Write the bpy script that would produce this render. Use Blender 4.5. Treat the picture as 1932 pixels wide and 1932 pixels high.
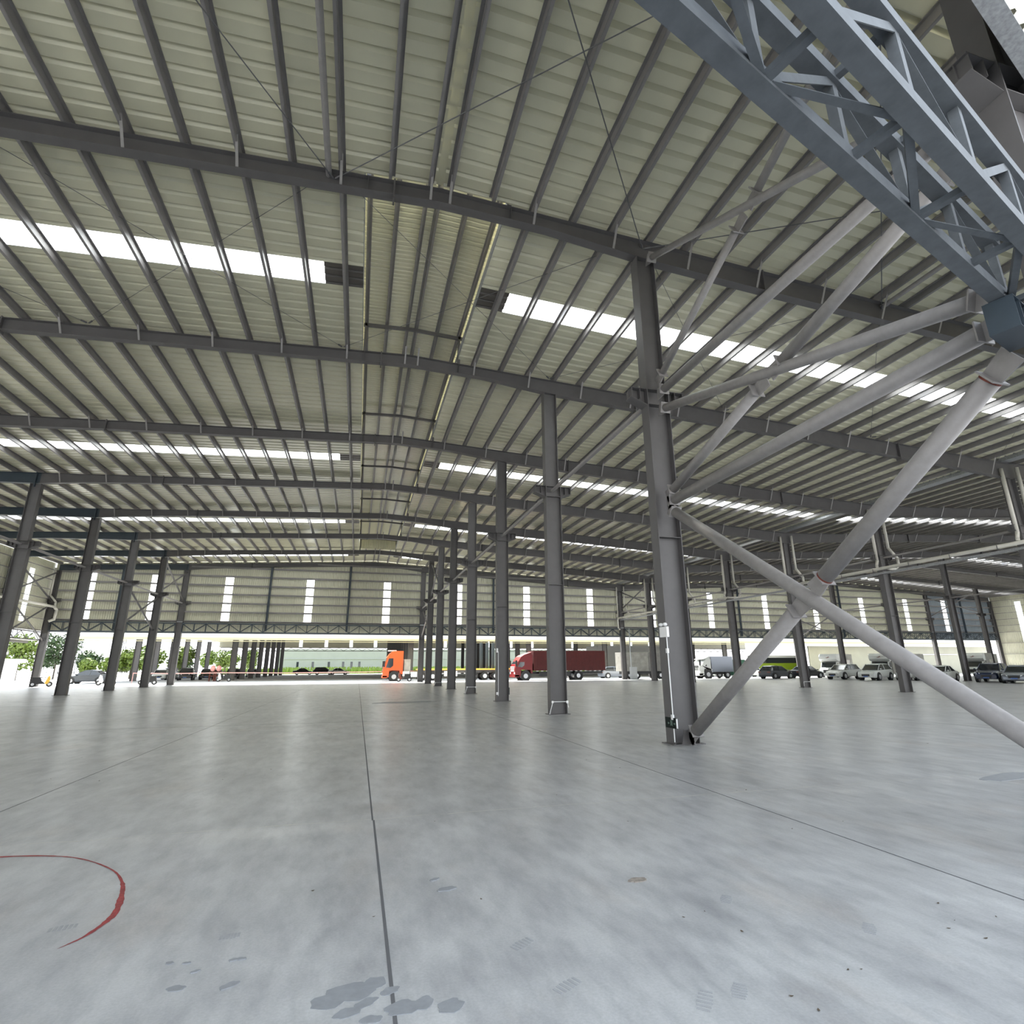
import bpy, math, random
from mathutils import Vector, Matrix
random.seed(7)
for o in list(bpy.data.objects): bpy.data.objects.remove(o)
SC = bpy.context.scene
C = SC.collection
# ---------------------------------------------------------------- camera
cam_d = bpy.data.cameras.new('camera'); cam = bpy.data.objects.new('camera', cam_d); C.objects.link(cam)
cam_d.sensor_fit = 'HORIZONTAL'; cam_d.sensor_width = 36.0; cam_d.lens = 36.0*1034.07/1932.0
cam_d.clip_start = 0.05; cam_d.clip_end = 2000
cR = Vector((0.96498141, -0.26226519, -0.00527749)); cU = Vector((-0.06620134, -0.26295076, 0.96253534)); cF = Vector((0.25382723, 0.92847933, 0.2711049))
m = Matrix((cR, cU, -cF)).transposed().to_4x4(); m.translation = Vector((0, 0, 1.6))
cam.matrix_world = m
SC.camera = cam
# ---------------------------------------------------------------- world, sun, exposure
w = bpy.data.worlds.new('sky'); SC.world = w; w.use_nodes = True
nt = w.node_tree; nt.nodes.clear()
out = nt.nodes.new('ShaderNodeOutputWorld'); bg = nt.nodes.new('ShaderNodeBackground')
tc = nt.nodes.new('ShaderNodeTexCoord'); sp = nt.nodes.new('ShaderNodeSeparateXYZ'); rp = nt.nodes.new('ShaderNodeValToRGB')
nt.links.new(tc.outputs['Generated'], sp.inputs[0]); nt.links.new(sp.outputs['Z'], rp.inputs[0])
rp.color_ramp.elements[0].position = 0.0; rp.color_ramp.elements[0].color = (0.96, 0.98, 1.0, 1)
rp.color_ramp.elements[1].position = 0.7; rp.color_ramp.elements[1].color = (0.74, 0.84, 0.96, 1)
nt.links.new(rp.outputs[0], bg.inputs['Color']); bg.inputs['Strength'].default_value = 1.0
nt.links.new(bg.outputs[0], out.inputs[0])
sun_d = bpy.data.lights.new('sun', 'SUN'); sun_d.energy = 8.5; sun_d.angle = math.radians(1.5); sun_d.color = (1.0, 0.96, 0.88)
sun = bpy.data.objects.new('sun', sun_d); C.objects.link(sun)
sdir = Vector((0.12, -0.56, -0.82)).normalized()
sun.rotation_euler = sdir.to_track_quat('-Z', 'Y').to_euler(); sun.location = (0, 60, 60)
SC.view_settings.view_transform = 'Standard'; SC.view_settings.look = 'None'
SC.view_settings.exposure = 1.82; SC.view_settings.gamma = 1.0; SC.view_settings.use_curve_mapping = False
# ---------------------------------------------------------------- materials
def mat(name, col, rough=0.6, metal=0.0, noise=0.0, scale=3.0, spec=0.5, bump=0.0, col2=None, emit=None, stretch=None):
    m = bpy.data.materials.new(name); m.use_nodes = True; t = m.node_tree; b = t.nodes['Principled BSDF']
    b.inputs['Base Color'].default_value = (*col, 1); b.inputs['Roughness'].default_value = rough
    b.inputs['Metallic'].default_value = metal; b.inputs['Specular IOR Level'].default_value = spec
    if emit: b.inputs['Emission Color'].default_value = (*emit[0], 1); b.inputs['Emission Strength'].default_value = emit[1]
    if noise or bump or col2:
        tcn = t.nodes.new('ShaderNodeTexCoord'); mp = t.nodes.new('ShaderNodeMapping'); n = t.nodes.new('ShaderNodeTexNoise')
        if stretch: mp.inputs['Scale'].default_value = stretch
        n.inputs['Scale'].default_value = scale; n.inputs['Detail'].default_value = 6; n.inputs['Roughness'].default_value = 0.6
        t.links.new(tcn.outputs['Object'], mp.inputs[0]); t.links.new(mp.outputs[0], n.inputs['Vector'])
        if noise or col2:
            r = t.nodes.new('ShaderNodeValToRGB'); r.color_ramp.elements[0].position = 0.3; r.color_ramp.elements[1].position = 0.7
            a = tuple(max(0, c*(1-noise)) for c in col); bb = col2 if col2 else tuple(min(1, c*(1+noise)) for c in col)
            r.color_ramp.elements[0].color = (*a, 1); r.color_ramp.elements[1].color = (*bb, 1)
            t.links.new(n.outputs['Fac'], r.inputs[0]); t.links.new(r.outputs[0], b.inputs['Base Color'])
        if bump:
            bp = t.nodes.new('ShaderNodeBump'); bp.inputs['Strength'].default_value = bump
            t.links.new(n.outputs['Fac'], bp.inputs['Height']); t.links.new(bp.outputs[0], b.inputs['Normal'])
    return m
M = {}
M['steel'] = mat('grey_painted_steel', (0.108, 0.103, 0.103), 0.5, noise=0.08, scale=2.5, spec=0.4)
M['steeld'] = mat('dark_navy_painted_steel', (0.035, 0.05, 0.065), 0.45, noise=0.1, scale=2.5)
M['purlin'] = mat('galvanised_purlin', (0.215, 0.203, 0.20), 0.45, noise=0.12, scale=2.0)
M['tube'] = mat('grey_painted_tube', (0.25, 0.237, 0.232), 0.5, noise=0.10, scale=7)
M['blue'] = mat('slate_blue_painted_steel', (0.094, 0.104, 0.114), 0.62, noise=0.18, scale=6, spec=0.3)
M['galv'] = mat('galvanised_flashing', (0.33, 0.34, 0.35), 0.4, metal=0.4, noise=0.25, scale=18)
M['sheet'] = mat('cream_roof_sheet', (0.62, 0.60, 0.445), 0.28, noise=0.05, scale=0.8)
M['wsheet'] = mat('cream_wall_sheet', (0.60, 0.59, 0.47), 0.42, noise=0.05, scale=0.8)
M['bsheet'] = mat('blue_grey_wall_sheet', (0.26, 0.30, 0.34), 0.45, noise=0.05, scale=0.8)
M['pvc'] = mat('cream_plastic_pipe', (0.58, 0.56, 0.50), 0.4, noise=0.06, scale=3)
M['white'] = mat('white_plastic', (0.80, 0.80, 0.80), 0.4)
M['rod'] = mat('steel_rod', (0.13, 0.13, 0.135), 0.5, metal=0.3)
M['rust'] = mat('rust_primer', (0.13, 0.03, 0.018), 0.7, noise=0.3, scale=30)
M['black'] = mat('black_plastic', (0.015, 0.015, 0.016), 0.4)
M['rubber'] = mat('tyre_rubber', (0.02, 0.02, 0.022), 0.75)
M['hub'] = mat('wheel_alloy', (0.55, 0.56, 0.58), 0.3, metal=0.6)
M['glass'] = mat('dark_car_glass', (0.02, 0.025, 0.03), 0.08, spec=0.9)
M['lamp'] = mat('headlight_lens', (0.75, 0.78, 0.8), 0.1)
M['concrete_out'] = mat('outdoor_concrete', (0.50, 0.50, 0.49), 0.8, noise=0.1, scale=0.4)
M['asphalt'] = mat('driveway_concrete', (0.42, 0.42, 0.43), 0.8, noise=0.12, scale=0.5)
M['redpaint'] = mat('red_spray_paint', (0.27, 0.038, 0.038), 0.7, noise=0.35, scale=25)
M['leaf_dry'] = mat('dry_leaf', (0.09, 0.065, 0.04), 0.8, noise=0.4, scale=40)
M['joint'] = mat('joint_filler', (0.10, 0.10, 0.105), 0.9)
M['stain'] = mat('damp_stain', (0.235, 0.245, 0.26), 0.5, noise=0.12, scale=14)
M['print'] = mat('dusty_print', (0.31, 0.315, 0.325), 0.6, noise=0.1, scale=14)
M['stain2'] = mat('brown_spill', (0.25, 0.22, 0.19), 0.7, noise=0.35, scale=20)
M['leafg'] = mat('bright_leaves', (0.06, 0.105, 0.009), 0.6, noise=0.35, scale=2.2, col2=(0.14, 0.20, 0.018))
M['leafd'] = mat('dark_leaves', (0.018, 0.045, 0.011), 0.6, noise=0.35, scale=2.2, col2=(0.045, 0.085, 0.018))
M['bark'] = mat('tree_bark', (0.10, 0.08, 0.06), 0.9, noise=0.3, scale=8)
M['grass'] = mat('verge_grass', (0.15, 0.21, 0.04), 0.9, noise=0.4, scale=1.5)
M['wall_w'] = mat('white_render', (0.78, 0.78, 0.76), 0.8, noise=0.04, scale=0.5)
M['orange'] = mat('orange_truck_paint', (0.62, 0.085, 0.018), 0.35)
M['red'] = mat('red_truck_paint', (0.16, 0.006, 0.008), 0.35)
M['cred'] = mat('dark_red_container', (0.075, 0.006, 0.006), 0.6, noise=0.15, scale=3)
M['cgreen'] = mat('green_container', (0.04, 0.13, 0.09), 0.6)
M['lime'] = mat('lime_panel', (0.26, 0.38, 0.015), 0.5)
M['dwhite'] = mat('weathered_white_box', (0.28, 0.275, 0.25), 0.6, noise=0.2, scale=2)
M['cwhite'] = mat('white_car_paint', (0.60, 0.62, 0.60), 0.25)
M['cblack'] = mat('black_car_paint', (0.02, 0.02, 0.025), 0.2)
M['cnavy'] = mat('navy_car_paint', (0.015, 0.025, 0.06), 0.2)
M['csilver'] = mat('silver_car_paint', (0.24, 0.26, 0.30), 0.25, metal=0.5)
M['cgrey'] = mat('dark_grey_car_paint', (0.06, 0.065, 0.075), 0.25)
M['greybox'] = mat('grey_cabinet_paint', (0.36, 0.38, 0.39), 0.5)
M['sign'] = mat('exit_sign_face', (0.004, 0.009, 0.007), 0.6, spec=0.2)
M['signfig'] = mat('exit_sign_symbol', (0.22, 0.32, 0.27), 0.5)
M['yellow'] = mat('yellow_plate', (0.70, 0.42, 0.06), 0.5)
M['plate'] = mat('number_plate_blue', (0.05, 0.12, 0.35), 0.4)
M['tape'] = mat('barrier_tape', (0.75, 0.35, 0.33), 0.5)
def floor_mat():
    m = bpy.data.materials.new('sealed_concrete_floor'); m.use_nodes = True; t = m.node_tree; b = t.nodes['Principled BSDF']
    tcn = t.nodes.new('ShaderNodeTexCoord')
    def ns(scale, stretch, detail=8, rot=0):
        mp = t.nodes.new('ShaderNodeMapping'); mp.inputs['Scale'].default_value = stretch; mp.inputs['Rotation'].default_value = (0, 0, rot)
        n = t.nodes.new('ShaderNodeTexNoise'); n.inputs['Scale'].default_value = scale; n.inputs['Detail'].default_value = detail; n.inputs['Roughness'].default_value = 0.62
        t.links.new(tcn.outputs['Object'], mp.inputs[0]); t.links.new(mp.outputs[0], n.inputs['Vector']); return n
    def ramp(n, p0, c0, p1, c1):
        r = t.nodes.new('ShaderNodeValToRGB'); e = r.color_ramp.elements
        e[0].position = p0; e[0].color = (*c0, 1); e[1].position = p1; e[1].color = (*c1, 1); t.links.new(n.outputs['Fac'], r.inputs[0]); return r
    def mix(a, b_, mode, fac):
        x = t.nodes.new('ShaderNodeMix'); x.data_type = 'RGBA'; x.blend_type = mode; x.inputs[0].default_value = fac
        t.links.new(a.outputs[0] if a.type != 'MIX' else a.outputs[2], x.inputs[6]); t.links.new(b_.outputs[0] if b_.type != 'MIX' else b_.outputs[2], x.inputs[7]); return x
    n1 = ramp(ns(0.45, (1, 1, 1)), 0.3, (0.355, 0.358, 0.362), 0.72, (0.445, 0.447, 0.45))
    n2 = ramp(ns(2.6, (1.0, 0.45, 1), rot=0.35), 0.33, (0.74, 0.74, 0.75), 0.62, (1.08, 1.08, 1.07))
    n3 = ramp(ns(60, (1, 1, 1), 4), 0.35, (0.90, 0.90, 0.90), 0.65, (1.07, 1.07, 1.07))
    n4 = ramp(ns(0.9, (1, 0.6, 1), 5, 0.5), 0.55, (1, 1, 1), 0.78, (0.97, 0.90, 0.84))
    n5 = ramp(ns(7, (1.0, 0.35, 1), 10, 1.1), 0.34, (0.76, 0.765, 0.78), 0.56, (1.03, 1.03, 1.03))
    x = mix(n1, n2, 'MULTIPLY', 0.9); x = mix(x, n3, 'MULTIPLY', 0.8); x = mix(x, n4, 'MULTIPLY', 1.0); x = mix(x, n5, 'MULTIPLY', 0.7)
    t.links.new(x.outputs[2], b.inputs['Base Color'])
    rr = t.nodes.new('ShaderNodeMapRange'); rr.inputs[3].default_value = 0.22; rr.inputs[4].default_value = 0.42
    nn = ns(1.3, (1, 0.5, 1), 6); t.links.new(nn.outputs['Fac'], rr.inputs[0]); t.links.new(rr.outputs[0], b.inputs['Roughness'])
    b.inputs['Specular IOR Level'].default_value = 0.5
    bp = t.nodes.new('ShaderNodeBump'); bp.inputs['Strength'].default_value = 0.05; n6 = ns(25, (1, 1, 1), 5)
    t.links.new(n6.outputs['Fac'], bp.inputs['Height']); t.links.new(bp.outputs[0], b.inputs['Normal'])
    return m
M['floor'] = floor_mat()
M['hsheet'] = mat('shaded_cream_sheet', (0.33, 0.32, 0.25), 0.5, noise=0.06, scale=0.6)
M['fascia'] = mat('cream_fascia_sheet', (0.40, 0.375, 0.25), 0.5, noise=0.06, scale=0.6)
M['offwhite'] = mat('off_white_render', (0.27, 0.28, 0.27), 0.8, noise=0.05, scale=0.3)
def translucent(name, col, trans):
    m = bpy.data.materials.new(name); m.use_nodes = True; t = m.node_tree; t.nodes.clear()
    o = t.nodes.new('ShaderNodeOutputMaterial'); a = t.nodes.new('ShaderNodeBsdfTranslucent'); d = t.nodes.new('ShaderNodeBsdfDiffuse'); x = t.nodes.new('ShaderNodeMixShader')
    tcn = t.nodes.new('ShaderNodeTexCoord'); n = t.nodes.new('ShaderNodeTexNoise'); n.inputs['Scale'].default_value = 1.2; n.inputs['Detail'].default_value = 5
    r = t.nodes.new('ShaderNodeValToRGB'); r.color_ramp.elements[0].position = 0.30; r.color_ramp.elements[0].color = (col[0]*.55, col[1]*.6, col[2]*.7, 1)
    r.color_ramp.elements[1].position = 0.45; r.color_ramp.elements[1].color = (*col, 1)
    t.links.new(tcn.outputs['Object'], n.inputs['Vector']); t.links.new(n.outputs['Fac'], r.inputs[0]); t.links.new(r.outputs[0], a.inputs['Color'])
    d.inputs['Color'].default_value = (*col, 1); x.inputs[0].default_value = trans
    t.links.new(d.outputs[0], x.inputs[1]); t.links.new(a.outputs[0], x.inputs[2]); t.links.new(x.outputs[0], o.inputs[0]); return m
M['frp'] = translucent('translucent_skylight_sheet', (0.86, 0.90, 0.92), 0.85)
# ---------------------------------------------------------------- mesh builder
class MB:
    def __init__(s): s.v = []; s.f = []; s.mi = []; s.cur = 0
    def quad(s, *p):
        i = len(s.v); s.v += [tuple(q) for q in p]; s.f.append(tuple(range(i, i+len(p)))); s.mi.append(s.cur)
    def box(s, x0, x1, y0, y1, z0, z1):
        s.hexa([(x0, y0, z0), (x1, y0, z0), (x1, y1, z0), (x0, y1, z0), (x0, y0, z1), (x1, y0, z1), (x1, y1, z1), (x0, y1, z1)])
    def hexa(s, p):
        i = len(s.v); s.v += [tuple(q) for q in p]
        for f in ((0, 3, 2, 1), (4, 5, 6, 7), (0, 1, 5, 4), (1, 2, 6, 5), (2, 3, 7, 6), (3, 0, 4, 7)):
            s.f.append(tuple(i+k for k in f)); s.mi.append(s.cur)
    def bar(s, a, b, w, h, up=(0, 0, 1)):
        a = Vector(a); b = Vector(b); d = (b-a).normalized(); u = Vector(up)
        if abs(d.dot(u)) > 0.98: u = Vector((1, 0, 0)) if abs(d.x) < .9 else Vector((0, 1, 0))
        sd = d.cross(u).normalized(); u = sd.cross(d).normalized(); sd = sd*(w/2); u = u*(h/2)
        s.hexa([a-sd-u, a+sd-u, b+sd-u, b-sd-u, a-sd+u, a+sd+u, b+sd+u, b-sd+u])
    def tube(s, a, b, r, n=10, r2=None, cap=True):
        a = Vector(a); b = Vector(b); d = (b-a).normalized(); u = Vector((0, 0, 1)) if abs(d.z) < .95 else Vector((1, 0, 0))
        x = d.cross(u).normalized(); y = x.cross(d).normalized(); i = len(s.v); r2 = r if r2 is None else r2
        for (c, rr) in ((a, r), (b, r2)):
            for k in range(n):
                t = 2*math.pi*k/n; s.v.append(tuple(c + x*math.cos(t)*rr + y*math.sin(t)*rr))
        for k in range(n):
            s.f.append((i+k, i+(k+1) % n, i+n+(k+1) % n, i+n+k)); s.mi.append(s.cur)
        if cap:
            s.f.append(tuple(i+k for k in reversed(range(n)))); s.f.append(tuple(i+n+k for k in range(n))); s.mi += [s.cur]*2
    def path(s, pts, r, n=10):
        for k in range(len(pts)-1): s.tube(pts[k], pts[k+1], r, n)
        for p in pts[1:-1]: s.ball(p, r, n)
    def ball(s, c, r, n=10, sz=1.0):
        i = len(s.v); R = max(3, n//2)
        for a in range(R+1):
            ph = math.pi*a/R
            for k in range(n):
                t = 2*math.pi*k/n; s.v.append((c[0]+r*math.sin(ph)*math.cos(t), c[1]+r*math.sin(ph)*math.sin(t), c[2]+r*sz*math.cos(ph)))
        for a in range(R):
            for k in range(n): s.f.append((i+a*n+k, i+a*n+(k+1) % n, i+(a+1)*n+(k+1) % n, i+(a+1)*n+k)); s.mi.append(s.cur)
    def prism(s, pts, axis, a, b):
        # closed polygon pts (2D) extruded along axis from a to b
        def P(q, t): return (t, q[0], q[1]) if axis == 'x' else ((q[0], t, q[1]) if axis == 'y' else (q[0], q[1], t))
        i = len(s.v); n = len(pts)
        s.v += [P(q, a) for q in pts] + [P(q, b) for q in pts]
        for k in range(n): s.f.append((i+k, i+(k+1) % n, i+n+(k+1) % n, i+n+k)); s.mi.append(s.cur)
        s.f.append(tuple(i+k for k in reversed(range(n)))); s.f.append(tuple(i+n+k for k in range(n))); s.mi += [s.cur]*2
    def build(s, name, material, parent=None, smooth=False, fix=True):
        me = bpy.data.meshes.new(name); me.from_pydata(s.v, [], s.f)
        mats = material if isinstance(material, (list, tuple)) else [material]
        for mm in mats: me.materials.append(mm)
        if len(mats) > 1: me.polygons.foreach_set('material_index', s.mi)
        if smooth: me.polygons.foreach_set('use_smooth', [True]*len(me.polygons))
        me.update()
        if fix:
            import bmesh
            b = bmesh.new(); b.from_mesh(me); bmesh.ops.recalc_face_normals(b, faces=b.faces); b.to_mesh(me); b.free()
        o = bpy.data.objects.new(name, me); C.objects.link(o)
        if parent: o.parent = parent
        return o
def tag(o, label=None, cat=None, group=None, kind=None):
    if label: o['label'] = label
    if cat: o['category'] = cat
    if group: o['group'] = group
    if kind: o['kind'] = kind
    return o
def empty(name, loc=(0, 0, 0), rz=0, label=None, cat=None, group=None):
    o = bpy.data.objects.new(name, None); C.objects.link(o); o.location = loc; o.rotation_euler = (0, 0, rz); o.empty_display_size = 0.2
    return tag(o, label, cat, group)
def kids(o): return [c for c in C.objects if c.parent == o]
def copy_tree(o, parent=None):
    c = o.copy(); C.objects.link(c)
    if parent: c.parent = parent
    for ch in kids(o): copy_tree(ch, c)
    return c
ORD = ['nearest', 'second', 'third', 'fourth', 'fifth', 'sixth', 'seventh', 'eighth', 'ninth', 'tenth', 'eleventh', 'twelfth', 'thirteenth', 'fourteenth', 'fifteenth', 'sixteenth', 'seventeenth', 'eighteenth', 'nineteenth', 'twentieth', 'twenty first', 'twenty second', 'twenty third', 'twenty fourth', 'twenty fifth', 'twenty sixth', 'twenty seventh', 'twenty eighth', 'twenty ninth', 'thirtieth']
ORE = ['at the wall, first'] + ORD[1:]
# ---------------------------------------------------------------- layout
YF = [10.978, 18.837, 26.712, 34.60, 42.05, 49.148, 56.387, 63.653]      # near faces of the eight frames
YC = [y+0.17 for y in YF]                                                 # column centres
XD, XB, XA, XC, XE, XF_, XG = -29.2, -17.77, 6.80, 31.60, 57.49, 82.0, 94.8
RIDGE1, RIDGE2 = 1.20, 63.2
YW = 63.95                                                                # inner face of the far gable sheeting
def gy(x, perp=1.25): return (perp + 0.29517*x)/0.95544                   # the oblique near gable line
def gx(y, perp=1.25): return (0.95544*y - perp)/0.29517
def rtop(x): return 13.08 - 0.05*(abs(x-RIDGE1) if x <= XC else abs(x-RIDGE2))
def rbot(x):
    P1 = [(-29.2, 11.0), (-23.5, 11.35), (-17.9, 11.42), (-17.7, 11.52), (-15.5, 11.75), (-11.6, 12.02), (-4.5, 12.38), (1.2, 12.66), (4.0, 12.54), (6.8, 12.2), (11, 11.93), (18, 11.58), (24.5, 11.2), (28, 11.0), (31.6, 10.72)]
    xx = x if x <= XC else 2*XC - x
    if x > XC:
        P1 = [(0, 10.72), (3.6, 11.0), (7.1, 11.2), (13.6, 11.6), (20.6, 11.95), (25.9, 12.15), (31.6, 12.66), (38, 12.3), (46, 11.95), (50.4, 11.6), (56, 11.4), (63.2, 11.0)]
        xx = x - XC
    for (a, za), (b, zb) in zip(P1, P1[1:]):
        if xx <= b: return za + (zb-za)*(xx-a)/(b-a)
    return P1[-1][1]
# ---------------------------------------------------------------- ground and floor
fl = MB(); fl.box(-31, 96.5, -16, 64.6, -0.25, 0.0)
floor = tag(fl.build('floor', M['floor']), kind='structure')
g = MB(); g.box(-260, 420, -220, 420, -0.6, -0.26)
tag(g.build('ground', M['asphalt']), kind='structure')
g = MB(); g.box(-75, 150, 64.62, 76.0, -0.3, -0.01)
tag(g.build('driveway', M['concrete_out']), kind='structure')
g = MB(); g.box(-31.3, 130, 76.02, 147, -0.3, -0.01)
tag(g.build('floor_hall_behind', M['asphalt']), kind='structure')
g = MB(); g.box(-75, -31.05, -16, 64.6, -0.3, -0.01)
tag(g.build('yard_left', M['concrete_out']), kind='structure')
def jt(x0, x1, y0, y1):
    j = MB(); j.box(x0, x1, y0, y1, 0.0003, 0.0016); j.build('control_joint', M['joint'], floor)
jt(0.272, 0.292, -6, 6.80); jt(0.262, 0.280, 6.80, 64.3)
for x in (-3.9, ): jt(x-.006, x+.006, 6.8, 64)
jt(4.62, 4.634, -3, 64); jt(-16.9, -16.89, -3, 64); jt(15.9, 15.91, 0, 64); jt(26.5, 26.51, 5, 64)
jt(-29, 60, 18.42, 18.432); jt(-29, 90, 30.3, 30.31); jt(-29, 90, 45.3, 45.31)
M['ljoint'] = mat('pale_lime_streak', (0.55, 0.54, 0.50), 0.8, noise=0.15, scale=8)
random.seed(5); mb = MB(); x = -12.0; yy = 6.84
while x < 30:
    x2 = x+random.uniform(.15, .4); y2 = 6.84+random.uniform(-.025, .025); w1 = random.uniform(.002, .012)
    mb.quad((x, yy-w1, .0012), (x2, y2-w1, .0012), (x2, y2+w1, .0012), (x, yy+w1, .0012)); x, yy = x2, y2
mb.build('pale_joint_streak', M['ljoint'], floor, fix=False)
# ---------------------------------------------------------------- roof sheeting
def ribbed(mb, y0, y1, xs, zf, pitch=0.40, lo=None, hi=None, rib=0.09, clip=True, x_lo=None, x_hi=None, dz=0.0):
    """trapezoidal sheet with ribs running along X, laid from y0 to y1"""
    n = max(1, round((y1-y0)/pitch)); p = (y1-y0)/n
    prof = [(0.0, 0), (0.58, 0), (0.59, 1), (0.74, 1), (0.92, 0), (1.0, 0)]
    for k in range(n):
        ya = y0+k*p
        a, b = x_lo, x_hi
        if clip:
            b = min(b, gx(ya+p/2, 0.95))
        if b-a < 0.3: continue
        X = [a]+[x for x in xs if a < x < b]+[b]
        i = len(mb.v)
        for x in X:
            for (t, h) in prof: mb.v.append((x, ya+t*p, zf(x)+h*rib+dz))
        for c in range(len(X)-1):
            for q in range(5):
                mb.f.append((i+c*6+q, i+c*6+q+1, i+(c+1)*6+q+1, i+(c+1)*6+q)); mb.mi.append(0)
def zsheet(x): return rtop(x)+0.235
VL, VR = -0.62, 3.02           # ridge vent opening
VY0, VY1 = YC[0]+0.05, YC[6]
SKY = [(YC[i]+YC[i+1])/2 for i in (0, 2, 4, 6)]
def slope(name, xlo, xhi, sxlo, sxhi, y_from, y_to, holes=True):
    mb = MB(); y = y_from
    segs = []
    for s in SKY:
        if holes: segs.append((y, s-0.5, xlo, xhi)); segs.append((s-0.5, s+0.5, xlo, sxlo)); segs.append((s-0.5, s+0.5, sxhi, xhi)); y = s+0.5
    segs.append((y, y_to, xlo, xhi))
    for (a, b, p, q) in segs:
        if b-a > 0.1 and q-p > 0.1: ribbed(mb, a, b, [XC], zsheet, x_lo=p, x_hi=q)
    return tag(mb.build(name, M['sheet'], fix=False), kind='structure')
slope('ceiling_left_slope', -29.6, VL, -28.6, VL+.01, VY0, 64.3)
slope('ceiling_right_slope', VR, XC-0.25, VR-.01, 31.0, VY0, 64.3)
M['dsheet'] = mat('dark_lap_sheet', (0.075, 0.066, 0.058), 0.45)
for k, s in enumerate(SKY):
    for (p, q) in ((-1.75, VL), (VR, 3.95)):
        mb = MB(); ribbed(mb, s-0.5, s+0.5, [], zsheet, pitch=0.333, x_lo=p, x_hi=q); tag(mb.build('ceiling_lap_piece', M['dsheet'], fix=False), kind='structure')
slope('ceiling_far_left_slope', XC+0.25, RIDGE2, 32.4, 62.2, 10, 64.3)
slope('ceiling_far_right_slope', RIDGE2, 95.2, 64.2, 94.0, 20, 64.3)
mb = MB()
ribbed(mb, -9.0, VY0, [RIDGE1], zsheet, x_lo=-29.6, x_hi=1.12)
ribbed(mb, -1.0, VY0, [], zsheet, x_lo=1.30, x_hi=XC-0.25)
tag(mb.build('ceiling_near_bay', M['sheet'], fix=False), kind='structure')
mb = MB(); ribbed(mb, VY1, 64.3, [RIDGE1], zsheet, x_lo=VL, x_hi=VR); tag(mb.build('ceiling_ridge_end', M['sheet'], fix=False), kind='structure')
mb = MB(); mb.box(0.95, 1.5, -1, VY0, 13.36, 13.38); tag(mb.build('trim_1', M['sheet']), kind='structure')       # ridge flashing
# valley gutters
mb = MB(); mb.prism([(XC-.3, 11.95), (XC-.3, 11.62), (XC+.3, 11.62), (XC+.3, 11.95), (XC+.28, 11.95), (XC+.28, 11.64), (XC-.28, 11.64), (XC-.28, 11.95)], 'y', gy(XC), 64.3)
tag(mb.build('valley_gutter', M['galv']), 'galvanised box gutter in the roof valley above the downpipe columns', 'gutter')
# skylight strips (translucent)
wn = 1
def skyl(x0, x1, yc):
    global wn
    mb = MB(); ribbed(mb, yc-0.5, yc+0.5, [], zsheet, pitch=0.333, x_lo=x0, x_hi=x1, rib=0.03, clip=True, dz=0.01)
    if mb.v: tag(mb.build('window_%d' % wn, M['frp'], fix=False), kind='structure'); wn += 1
for s in SKY:
    skyl(-28.6, -1.75, s); skyl(3.95, 31.0, s); skyl(32.4, 62.2, s); skyl(64.2, 94.0, s)
# ---------------------------------------------------------------- ridge ventilator
vent = empty('ridge_ventilator', (0, 0, 13.0), label='raised cream sheeted ridge vent running along the roof opening', cat='roof vent')
def zcap(x): return 14.52-0.05*abs(x-RIDGE1)
def vb(mb, name, mt, fix=True):
    o = mb.build(name, mt, fix=fix); o.parent = vent; o.matrix_parent_inverse = Matrix.Translation((0, 0, -13.0)); return o
mb = MB(); ribbed(mb, VY0, VY1, [RIDGE1], zcap, pitch=0.195, x_lo=-1.1, x_hi=3.6, rib=0.05); vb(mb, 'cap_sheet', M['sheet'], False)
for (xx, sx) in ((-0.80, -1), (3.30, 1)):
    mb = MB(); n = int((VY1-VY0)/0.39)
    for k in range(n):
        ya = VY0+k*0.39
        mb.quad((xx, ya, 13.42), (xx, ya+.24, 13.42), (xx, ya+.24, 14.3), (xx, ya, 14.3)); mb.quad((xx, ya+.24, 13.42), (xx+.03*sx, ya+.27, 13.42), (xx+.03*sx, ya+.27, 14.3), (xx, ya+.24, 14.3))
        mb.quad((xx+.03*sx, ya+.27, 13.42), (xx+.03*sx, ya+.36, 13.42), (xx+.03*sx, ya+.36, 14.3), (xx+.03*sx, ya+.27, 14.3)); mb.quad((xx+.03*sx, ya+.36, 13.42), (xx, ya+.39, 13.42), (xx, ya+.39, 14.3), (xx+.03*sx, ya+.36, 14.3))
    vb(mb, 'side_sheet', M['sheet'], False)
mb = MB(); mb.box(VR-0.02, VR+0.0, VY0, VY1, 13.22, 13.50); mb.box(VR, VR+0.32, VY0, VY1, 13.405, 13.42); vb(mb, 'edge_flashing', M['galv'])
mb = MB(); mb.box(VL-.0, VL+0.02, VY0, VY1, 13.24, 13.40); vb(mb, 'edge_flashing', M['galv'])
for x in (-0.52, 0.24, 1.02, 1.36, 2.18, 3.05):
    mb = MB(); sg = 1 if x > 1.2 else -1
    z1 = zcap(x)-0.005; z0 = z1-0.15
    mb.box(x-.006, x+.006, VY0, VY1, z0, z1); mb.box(min(x, x+sg*.07), max(x, x+sg*.07), VY0, VY1, z0, z0+.012); mb.box(min(x, x-sg*.07), max(x, x-sg*.07), VY0, VY1, z1-.01, z1)
    vb(mb, 'vent_purlin', M['purlin'])
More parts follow.
